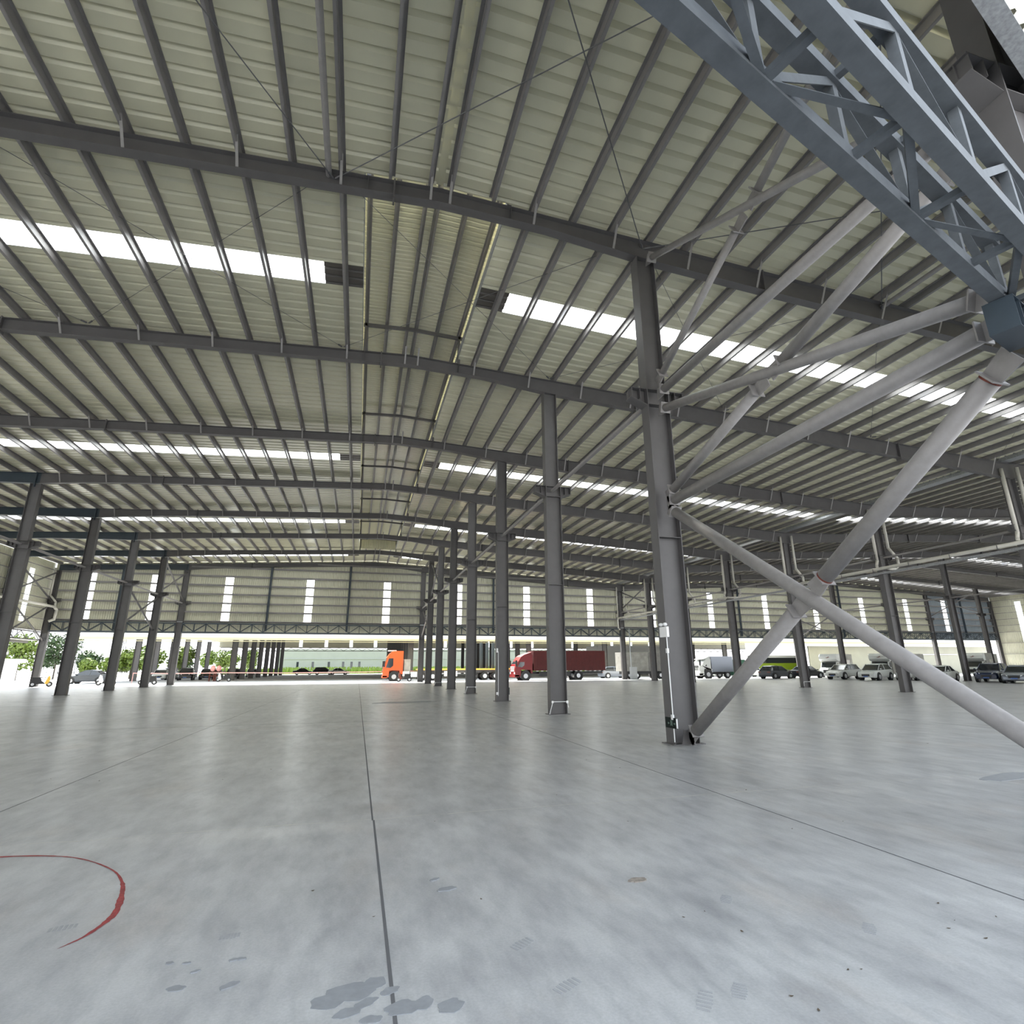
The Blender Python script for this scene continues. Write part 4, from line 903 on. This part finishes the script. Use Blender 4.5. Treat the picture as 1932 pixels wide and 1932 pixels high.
# --- trucks
def truck_cab(t, paint, L=2.1, W=1.22, H_=3.15, z0=.45, x0=0):
    """cab nose towards -x at x0"""
    prof = [(x0, z0), (x0-.02, 1.25), (x0+.12, 1.75), (x0+.42, H_-.75), (x0+.75, H_-.25), (x0+1.15, H_), (x0+L, H_), (x0+L, z0+.35), (x0+1.95, z0+.35), (x0+1.9, z0+.75), (x0+1.55, 1.22), (x0+1.05, 1.22), (x0+.72, z0+.75), (x0+.68, z0)]
    mb = MB(); mb.prism(prof, 'y', -W, W); mb.build('cab', paint, t)
    mb = MB(); mb.hexa([(x0+.12, -W*.93, 1.72), (x0+.12, W*.93, 1.72), (x0+.17, W*.93, 1.78), (x0+.17, -W*.93, 1.78), (x0+.36, -W*.9, H_-.78), (x0+.36, W*.9, H_-.78), (x0+.46, W*.9, H_-.76), (x0+.46, -W*.9, H_-.76)]); mb.build('windscreen', M['glass'], t)
    for s in (-1, 1):
        mb = MB(); mb.prism([(x0+.32, 1.55), (x0+.62, H_-.85), (x0+1.15, H_-.85), (x0+1.15, 1.75), (x0+.85, 1.5)], 'y', min(s*W, s*(W+.012)), max(s*W, s*(W+.012))); mb.build('side_window', M['glass'], t)
        mb = MB(); mb.box(x0-.03, x0+.10, min(s*.75, s*1.12), max(s*.75, s*1.12), .72, .95); mb.build('headlight', M['lamp'], t)
        mb = MB(); mb.bar((x0+.1, s*(W+.14), 1.6), (x0+.1, s*(W+.14), 2.3), .12, .18); mb.build('mirror', M['black'], t)
        mb = MB(); mb.tube((x0+1.3, s*.85, .52), (x0+1.3, s*(W+.005), .52), .62, 20); mb.build('wheel_arch', M['black'], t)
        wheel(t, x0+1.3, s*(W-.15), .5, .3, .55)
    mb = MB()
    for z in (1.02, 1.18, 1.34, 1.5): mb.box(x0-.035, x0+.05, -.85, .85, z, z+.08)
    mb.build('grille', M['white'] if paint == M['red'] else M['black'], t)
    mb = MB(); mb.box(x0-.06, x0+.5, -W, W, .36, .62); mb.build('bumper', paint, t)
# orange tractor with flatbed
t = empty('tractor_truck', (2.95, 70.0, -.01), label='orange tractor truck cab with sleeper standing between the halls', cat='truck')
truck_cab(t, M['orange'], L=2.3, H_=3.45)
mb = MB(); mb.box(.55, 1.5, -.7, .7, 3.45, 3.55); mb.build('roof_beacon', M['white'], t)
mb = MB(); mb.box(2.2, 6.6, -.45, .45, .75, 1.0); mb.build('chassis', M['black'], t)
mb = MB(); mb.box(2.3, 3.1, -1.2, -.75, .55, 1.1); mb.build('side_panel', M['white'], t)
mb = MB(); mb.box(3.2, 4.0, -1.2, -.75, .45, 1.05); mb.tube((3.5, -1.22, .75), (3.5, -1.2, .75), .18, 14); mb.build('fuel_tank', M['hub'], t)
mb = MB(); mb.box(2.45, 3.2, -.9, .9, 1.1, 2.5); mb.build('rear_rack', M['dwhite'], t)
for x in (4.6, 5.9):
    for s in (-1, 1): wheel(t, x, s*1.0, .5, .35, .5)
t = empty('flatbed_trailer', (7.0, 70.0, -.01), label='long flatbed trailer behind the orange tractor, dark steel stacked on it', cat='trailer')
mb = MB(); mb.box(0, 13.0, -1.25, 1.25, 1.22, 1.38); mb.build('deck', M['yellow'], t)
mb = MB(); mb.box(.2, 12.8, -.5, -.35, .85, 1.22); mb.box(.2, 12.8, .35, .5, .85, 1.22); mb.build('chassis', M['rod'], t)
for x in (6.9, 8.25, 9.6):
    for s in (-1, 1): wheel(t, x, s*1.0, .5, .35, .5)
mb = MB(); mb.box(3.2, 4.8, -1.2, -1.0, .5, 1.1); mb.build('tool_box', M['white'], t)
for k in range(5):
    x = 14.2+k*.78+.0; mb = MB(); H(mb, 0, 0, 0, 3.15, .34, .3); o = mb.build('steel_section', M['steeld']); o.location = (x, 70.0, 1.37)
    tag(o, 'dark upright steel section on the flatbed trailer, %s from the left' % (['first'] + ORD[1:])[k], 'steel section', 'upright steel sections on the flatbed')
# red container truck
t = empty('container_truck', (18.05, 66.2, -.01), label='red truck with dark red corrugated container body beyond the column row', cat='truck')
truck_cab(t, M['red'], L=2.15, H_=2.95)
mb = MB(); x = 2.25
mb.box(2.3, 11.6, -1.2, 1.2, 1.08, 3.42); mb.build('container_body', M['cred'], t)
mb = MB(); x = 2.4
while x < 11.5: mb.box(x, x+.09, -1.235, -1.2, 1.15, 3.36); x += .2
o = mb.build('container_ribs', M['cred'], t)
mb = MB(); mb.prism([(1.2, 2.95), (2.1, 3.25), (2.1, 2.9)], 'y', -1.0, 1.0); mb.build('wind_deflector', M['red'], t)
mb = MB(); mb.box(2.2, 11.5, -.45, .45, .72, 1.0); mb.build('chassis', M['black'], t)
mb = MB(); mb.box(3.0, 7.0, -1.15, -1.08, .45, .95); mb.build('side_guard', M['black'], t)
mb = MB(); x = 2.6
while x < 11.4: mb.box(x, x+.28, -1.245, -1.2, 1.02, 1.08); x += .62
mb.build('reflective_strip', M['white'], t)
for x in (8.0, ):
    for s in (-1, 1): wheel(t, x, s*.98, .5, .45, .5)
for s in (-1, 1):
    mb = MB(); mb.tube((8.0, s*.75, .5), (8.0, s*1.2, .5), .6, 18); mb.build('mudguard', M['black'], t)
t = empty('box_truck', (31.9, 65.6, -.01), label='weathered white box truck body behind the far valley column', cat='truck')
mb = MB(); mb.box(0, 6.3, -1.2, 1.2, .95, 3.25); mb.build('box_body', M['dwhite'], t)
mb = MB(); x = 3.4
while x < 6.2: mb.box(x, x+.05, -1.24, -1.2, 1.0, 3.2); x += .18
mb.build('door_bars', M['rod'], t)
mb = MB(); mb.box(0.1, 6.2, -.5, .5, .6, .94); mb.build('chassis', M['black'], t)
for x in (1.7, 5.0):
    for s in (-1, 1): wheel(t, x, s*1.0, .46, .4, .45)
t = empty('small_box_truck', (41.7, 64.3, -.01), label='small white cab truck with silver box left of the middle valley column', cat='truck')
truck_cab(t, M['cwhite'], L=1.75, W=1.0, H_=2.35, z0=.4)
mb = MB(); mb.box(1.85, 5.0, -1.02, 1.02, .8, 2.72); mb.build('box_body', M['csilver'], t)
mb = MB(); mb.prism([(.6, 2.35), (1.75, 2.75), (1.75, 2.3)], 'y', -.9, .9); mb.build('wind_deflector', M['cwhite'], t)
mb = MB(); mb.box(1.8, 4.9, -.4, .4, .5, .78); mb.build('chassis', M['black'], t)
for s in (-1, 1): wheel(t, 4.1, s*.85, .42, .3, .5)
def motorhome(x, y, rz, lab, sc=1.0):
    t = empty('motorhome', (x, y, 0 if y < 64 else -.01), rz, lab, 'motorhome')
    mb = MB(); mb.prism([(2.9, .4), (2.9, .95), (2.35, 1.25), (2.0, 1.95), (1.0, 2.0), (1.0, .4)], 'y', -.98, .98); mb.build('cab', M['cwhite'], t)
    mb = MB(); mb.hexa([(2.39, -.88, 1.24), (2.39, .88, 1.24), (2.33, .88, 1.24), (2.33, -.88, 1.24), (2.06, -.85, 1.92), (2.06, .85, 1.92), (2.0, .85, 1.92), (2.0, -.85, 1.92)]); mb.build('windscreen', M['glass'], t)
    for s in (-1, 1):
        mb = MB(); mb.prism([(1.2, 1.25), (2.15, 1.25), (1.95, 1.85), (1.2, 1.85)], 'y', min(s*.98, s*.995), max(s*.98, s*.995)); mb.build('side_window', M['glass'], t)
        mb = MB(); mb.box(2.86, 2.93, min(s*.5, s*.9), max(s*.5, s*.9), .7, .88); mb.build('headlight', M['lamp'], t)
        for xx in (2.1, -1.7): wheel(t, xx, s*.88, .36, .22)
    mb = MB(); mb.box(-3.0, 1.0, -1.12, 1.12, .45, 2.95); mb.build('living_body', M['dwhite'], t)
    mb = MB(); mb.prism([(1.0, 2.02), (1.9, 2.02), (2.35, 2.3), (2.3, 2.65), (1.9, 2.95), (1.0, 2.95)], 'y', -1.1, 1.1); mb.build('overcab_bed', M['cwhite'], t)
    mb = MB(); mb.bar((2.34, -.2, 2.45), (2.34, .25, 2.55), .02, .05); mb.bar((2.34, -.05, 2.42), (2.34, .15, 2.62), .02, .05); mb.build('front_emblem', M['rust'], t)
    mb = MB(); mb.box(2.88, 2.94, -.5, .5, .55, .95); mb.build('grille', M['black'], t)
    for s in (-1, 1):
        mb = MB(); mb.box(-2.0, -.8, min(s*1.12, s*1.13), max(s*1.12, s*1.13), 1.6, 2.2); mb.build('body_window', M['glass'], t)
    t.scale = (sc, sc, sc); return t
motorhome(62.0, 62.4, R_(205), 'white motorhome behind the white cars, left one of two with overhead cab')
motorhome(66.2, 58.8, R_(210), 'white motorhome behind the white cars, right one of two with overhead cab')
motorhome(78.0, 55.6, R_(205), 'white motorhome near the right wall behind the navy suv')
for (x, y, L, lab) in ((73.0, 61.0, 6.0, 'long white trailer body behind the right white crossover'), (84.0, 59.0, 5.5, 'long white trailer body near the right wall')):
    t = empty('box_trailer', (x, y, 0), R_(25), lab, 'trailer')
    mb = MB(); mb.box(-L/2, L/2, -1.1, 1.1, .6, 2.95); mb.build('box_body', M['dwhite'], t)
    mb = MB(); mb.box(-L/2+.2, L/2-.2, -.4, .4, .4, .6); mb.build('chassis', M['black'], t)
    for xx in (-1.0, 1.0):
        for s in (-1, 1): wheel(t, xx, s*.85, .38, .25)
    mb = MB()
    for k in range(8): mb.box(-L/2+.6+k*.3, -L/2+.78+k*.3, -1.11, -1.10, 2.2, 2.32 if k % 2 else 2.28)
    mb.build('side_lettering', M['greybox'], t)
# containers, bus-like lime unit
def container(x, y, L, paint, lab, h=2.5):
    t = empty('shipping_container', (x, y, -.01), 0, lab, 'container')
    mb = MB(); mb.box(0, L, -1.2, 1.2, .05, h); mb.build('container_body', M[paint], t)
    mb = MB(); q = .1
    while q < L-.1: mb.box(q, q+.1, -1.24, -1.2, .15, h-.1); q += .22
    mb.build('side_ribs', M[paint], t)
container(49.5, 82, 2.6, 'cgreen', 'green container outdoors above the white sedan left of the box truck')
container(59.6, 82, 2.4, 'cgreen', 'green container outdoors behind the dark hatchback')
container(62.2, 82, 2.4, 'cred', 'dark red container next to the green one behind the dark hatchback', 2.4)
t = empty('lime_bus', (66.0, 84, -.01), label='lime green bus with dark windows beyond the black sedan', cat='bus')
mb = MB(); mb.box(0, 9.5, -1.2, 1.2, .4, 1.9); mb.build('lower_body', M['lime'], t)
mb = MB(); mb.box(.05, 9.45, -1.19, 1.19, 1.9, 2.8); mb.build('windows', M['glass'], t)
mb = MB(); mb.box(0, 9.5, -1.2, 1.2, 2.8, 3.2); mb.build('roof_panel', M['wall_w'], t)
for x in (1.8, 7.6):
    for s in (-1, 1): wheel(t, x, s*1.05, .5, .3)
mb = MB(); mb.box(46, 60, 104, 110, -.3, 5.5); o = tag(mb.build('white_shed', M['wall_w']), 'pale white shed seen through the hall behind, right part', 'building')
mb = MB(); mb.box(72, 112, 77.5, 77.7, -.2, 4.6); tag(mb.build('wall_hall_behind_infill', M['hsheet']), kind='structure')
mb = MB(); mb.box(84, 104, 77.3, 77.45, 3.15, 3.3); tag(mb.build('white_handrail', M['white']), 'long white horizontal pipe on the cream wall behind the trailers', 'pipe')
# scooters
def scooter(x, y, rz, lab, top='white'):
    t = empty('motor_scooter', (x, y, 0 if y < 64 else -.01), rz, lab, 'scooter')
    for xx in (-.6, .6): wheel(t, xx, 0, .24, .1, .5)
    mb = MB(); mb.prism([(-.75, .45), (-.7, .78), (-.1, .82), (0, .55), (.25, .35), (.25, .25), (-.35, .25)], 'y', -.13, .13); mb.build('body', M['black'], t)
    mb = MB(); mb.prism([(.3, .25), (.25, .35), (.45, .95), (.55, .98), (.62, .7), (.58, .45), (.45, .25)], 'y', -.17, .17); mb.build('front_shield', M[top], t)
    mb = MB(); mb.box(-.75, .0, -.14, .14, .78, .86); mb.build('seat', M['black'], t)
    mb = MB(); mb.tube((.45, -.33, 1.02), (.45, .33, 1.02), .02, 8); mb.tube((.6, 0, .24), (.46, 0, 1.0), .03, 8); mb.build('handlebar', M['black'], t)
    mb = MB()
    for s in (-1, 1): mb.tube((.45, s*.25, 1.02), (.48, s*.3, 1.22), .01, 6); mb.ball((.48, s*.3, 1.24), .05, 8, .6)
    mb.build('mirrors', M['black'], t)
scooter(-28.0, 62.4, R_(20), 'scooter parked beside the corner column at far left', 'yellow')
scooter(-24.0, 65.6, R_(185), 'white fronted scooter between the first two left columns')
scooter(-20.4, 65.8, R_(182), 'black scooter in front of the third left column', 'black')
scooter(-15.6, 76.5, R_(180), 'small scooter outdoors near the barrier tape, right of the left columns')
scooter(5.2, 65.8, R_(182), 'dark scooter with rear box under the orange truck tail', 'rust')
# barrier posts and tape
for k, (x, y) in enumerate(((-17.6, 79.5), (-16.9, 79.5))):
    t = empty('traffic_barrier', (x, y, -.01), 0, 'red frame barrier with orange round top beside the big grey column, %s one' % ('left', 'right')[k], 'barrier')
    mb = MB(); mb.box(-.3, -.22, -.2, .2, 0, 1.2); mb.box(.22, .3, -.2, .2, 0, 1.2); mb.box(-.3, .3, -.03, .03, .6, .7); mb.build('frame', M['rust'], t)
    mb = MB(); mb.ball((0, 0, 1.55), .30, 12, 1.3); mb.build('orange_drum', M['tape'], t)
mb = MB(); pts = [(-24, 72.4, 1.05), (-20, 72.2, .98), (-15, 72.0, 1.03), (-8, 71.8, .96), (0, 71.6, .99), (8.0, 71.4, 1.08)]
for a, b in zip(pts, pts[1:]): mb.hexa([a, b, (b[0], b[1]+.01, b[2]), (a[0], a[1]+.01, a[2]), (a[0], a[1], a[2]+.08), (b[0], b[1], b[2]+.08), (b[0], b[1]+.01, b[2]+.08), (a[0], a[1]+.01, a[2]+.08)])
for x in (-24, 8): mb.tube((x, 72.4 if x < 0 else 71.4, -.01), (x, 72.4 if x < 0 else 71.4, 1.15), .03, 8)
tag(mb.build('barrier_tape', M['tape']), 'red and white barrier tape strung across the driveway', 'tape')
# guard house, fence, trees at left
t = empty('guard_house', (-50.5, 96, -.26), 0, 'small white guard house at the far left edge', 'building')
mb = MB(); mb.box(-3, 3.2, -2, 2, 0, 2.7); mb.build('walls', M['wall_w'], t)
mb = MB(); mb.box(-3.3, 3.9, -2.5, 2.5, 2.7, 3.25); mb.build('roof', M['pvc'], t)
for x in (-1.2, .2, 1.6): 
    mb = MB(); mb.box(x, x+.7, -2.02, -2.0, .4, 2.3); mb.build('window', M['glass'], t)
mb = MB(); x = -90
while x < -20: mb.box(x, x+.05, 118, 118.05, -.26, 1.1); x += .35
for z in (.1, 1.0): mb.box(-90, -20, 118, 118.05, z, z+.06)
tag(mb.build('yard_fence', M['black']), 'dark bar fence in front of the bright trees at left', 'fence')
def tree(x, y, h, r, lm, lab, n=1500, lean=0):
    t = empty('tree', (x, y, -.26), 0, lab, 'tree')
    mb = MB(); mb.tube((0, 0, 0), (lean*.3, 0, h*.45), .16, 8, .1)
    for k in range(5): a = k*1.3; mb.tube((lean*.3, 0, h*.4), (math.cos(a)*r*.5, math.sin(a)*r*.5, h*.68), .07, 6, .03)
    mb.build('trunk', M['bark'], t)
    mb = MB(); bl = []
    for k in range(11): 
        a = random.random()*6.28; q = random.uniform(0, .62)*r; bl.append((math.cos(a)*q, math.sin(a)*q, h*random.uniform(.42, .82), r*random.uniform(.38, .55)))
    for k in range(n):
        bx, by, bz, br = random.choice(bl); u = Vector((random.gauss(0, 1), random.gauss(0, 1), random.gauss(0, 1))).normalized()*br*random.uniform(.75, 1.05)
        c = Vector((bx, by, bz))+u; s = random.uniform(.14, .28); a = Vector((random.gauss(0, 1), random.gauss(0, 1), random.gauss(0, 1))).normalized(); b = a.cross(u).normalized(); 
        mb.quad(c-a*s-b*s*.6, c+a*s-b*s*.6, c+a*s+b*s*.6, c-a*s+b*s*.6)
    mb.build('foliage', M[lm], t, fix=False)
random.seed(21)
TR = [(-56.0, 116, 7.4, 3.6, 'leafg', 'large bright yellow green tree behind the guard house'), (-54.0, 124, 8.2, 3.8, 'leafd', 'dark green tree just right of the largest bright tree'),
      (-49.0, 124, 5.0, 2.6, 'leafd', 'dark low tree between the corner column and the next'), (-47.0, 119.6, 3.6, 1.7, 'leafg', 'small bright bush tree right of the corner column'),
      (-43.5, 119.8, 3.8, 1.9, 'leafg', 'low bright tree above the dark sedan, left one'), (-41.0, 122, 5.4, 2.7, 'leafg', 'bright round tree above the dark sedan, middle'), (-37.6, 121, 5.8, 2.8, 'leafg', 'bright round tree above the dark sedan, right one'),
      (-33.0, 122, 6.0, 3.0, 'leafg', 'full bright tree behind the white downpipe'), (-31.0, 152, 6.2, 2.5, 'leafg', 'bright tree seen between third and fourth left columns'), (-26.5, 158, 6.6, 2.6, 'leafg', 'bright tree seen right of the fourth left column'),
      (-38.0, 166, 6.8, 2.6, 'leafg', 'bright tree above the barrier tape, left'), (-33.0, 168, 6.6, 2.5, 'leafg', 'bright tree above the barrier tape, right'), (-36, 134, 5.2, 3.0, 'leafd', 'darker tree in the background row, right'), (-45, 136, 5.4, 3.2, 'leafd', 'darker tree in the background row, left'), (-64, 122, 7.5, 4.0, 'leafd', 'dark tree beyond the guard house at the left edge')]
for (x, y, h, r, lm, lab) in TR: tree(x, y, h, r, lm, lab)
# power pylon
def pylon(x, y, h, lab):
    t = empty('power_pylon', (x, y, -.3), 0, lab, 'pylon'); mb = MB(); b = h*.11
    L = [(-b, -b), (b, -b), (b, b), (-b, b)]
    def pt(i, z): f = 1-z/h*.85; return (L[i % 4][0]*f, L[i % 4][1]*f, z)
    for i in range(4):
        mb.bar(pt(i, 0), pt(i, h), .2, .2); nseg = 9
        for k in range(nseg): mb.bar(pt(i, h*k/nseg), pt(i+1, h*(k+1)/nseg), .12, .12); mb.bar(pt(i+1, h*k/nseg), pt(i, h*(k+1)/nseg), .12, .12)
    mb.build('tower', M['rod'], t)
    for z in (.72, .84, .96): mb = MB(); mb.bar((-h*.2, 0, h*z), (h*.2, 0, h*z), .2, .5); mb.build('cross_arm', M['rod'], t)
pylon(-118, 235, 26, 'thin grey power pylon in the sky left of the corner column'); pylon(-104, 250, 24, 'thin grey power pylon in the sky between corner column and next'); pylon(-93, 262, 22, 'thin grey distant power pylon, rightmost')
# left outer canopy with striped underside
t = empty('yard_canopy', (-42, 40, 0), 0, 'low sheeted canopy outside the left wall, striped underside', 'canopy'); 
mb = MB(); k = 0; y = -20
while y < 27: mb.box(-11, 11, y, y+.36, 4.35, 4.38); y += .45
mb.build('roof_sheet', M['wsheet'], t)
mb = MB()
for x in (-10, -5, 0, 5, 10): mb.box(x-.08, x+.08, -20, 27, 4.1, 4.34)
mb.build('roof_beam', M['steel'], t)
for x in (-10, 10):
    for y in (-19, 3): mb = MB(); mb.box(x-.1, x+.1, y-.1, y+.1, -.26, 4.1); mb.build('leg', M['steel'], t)
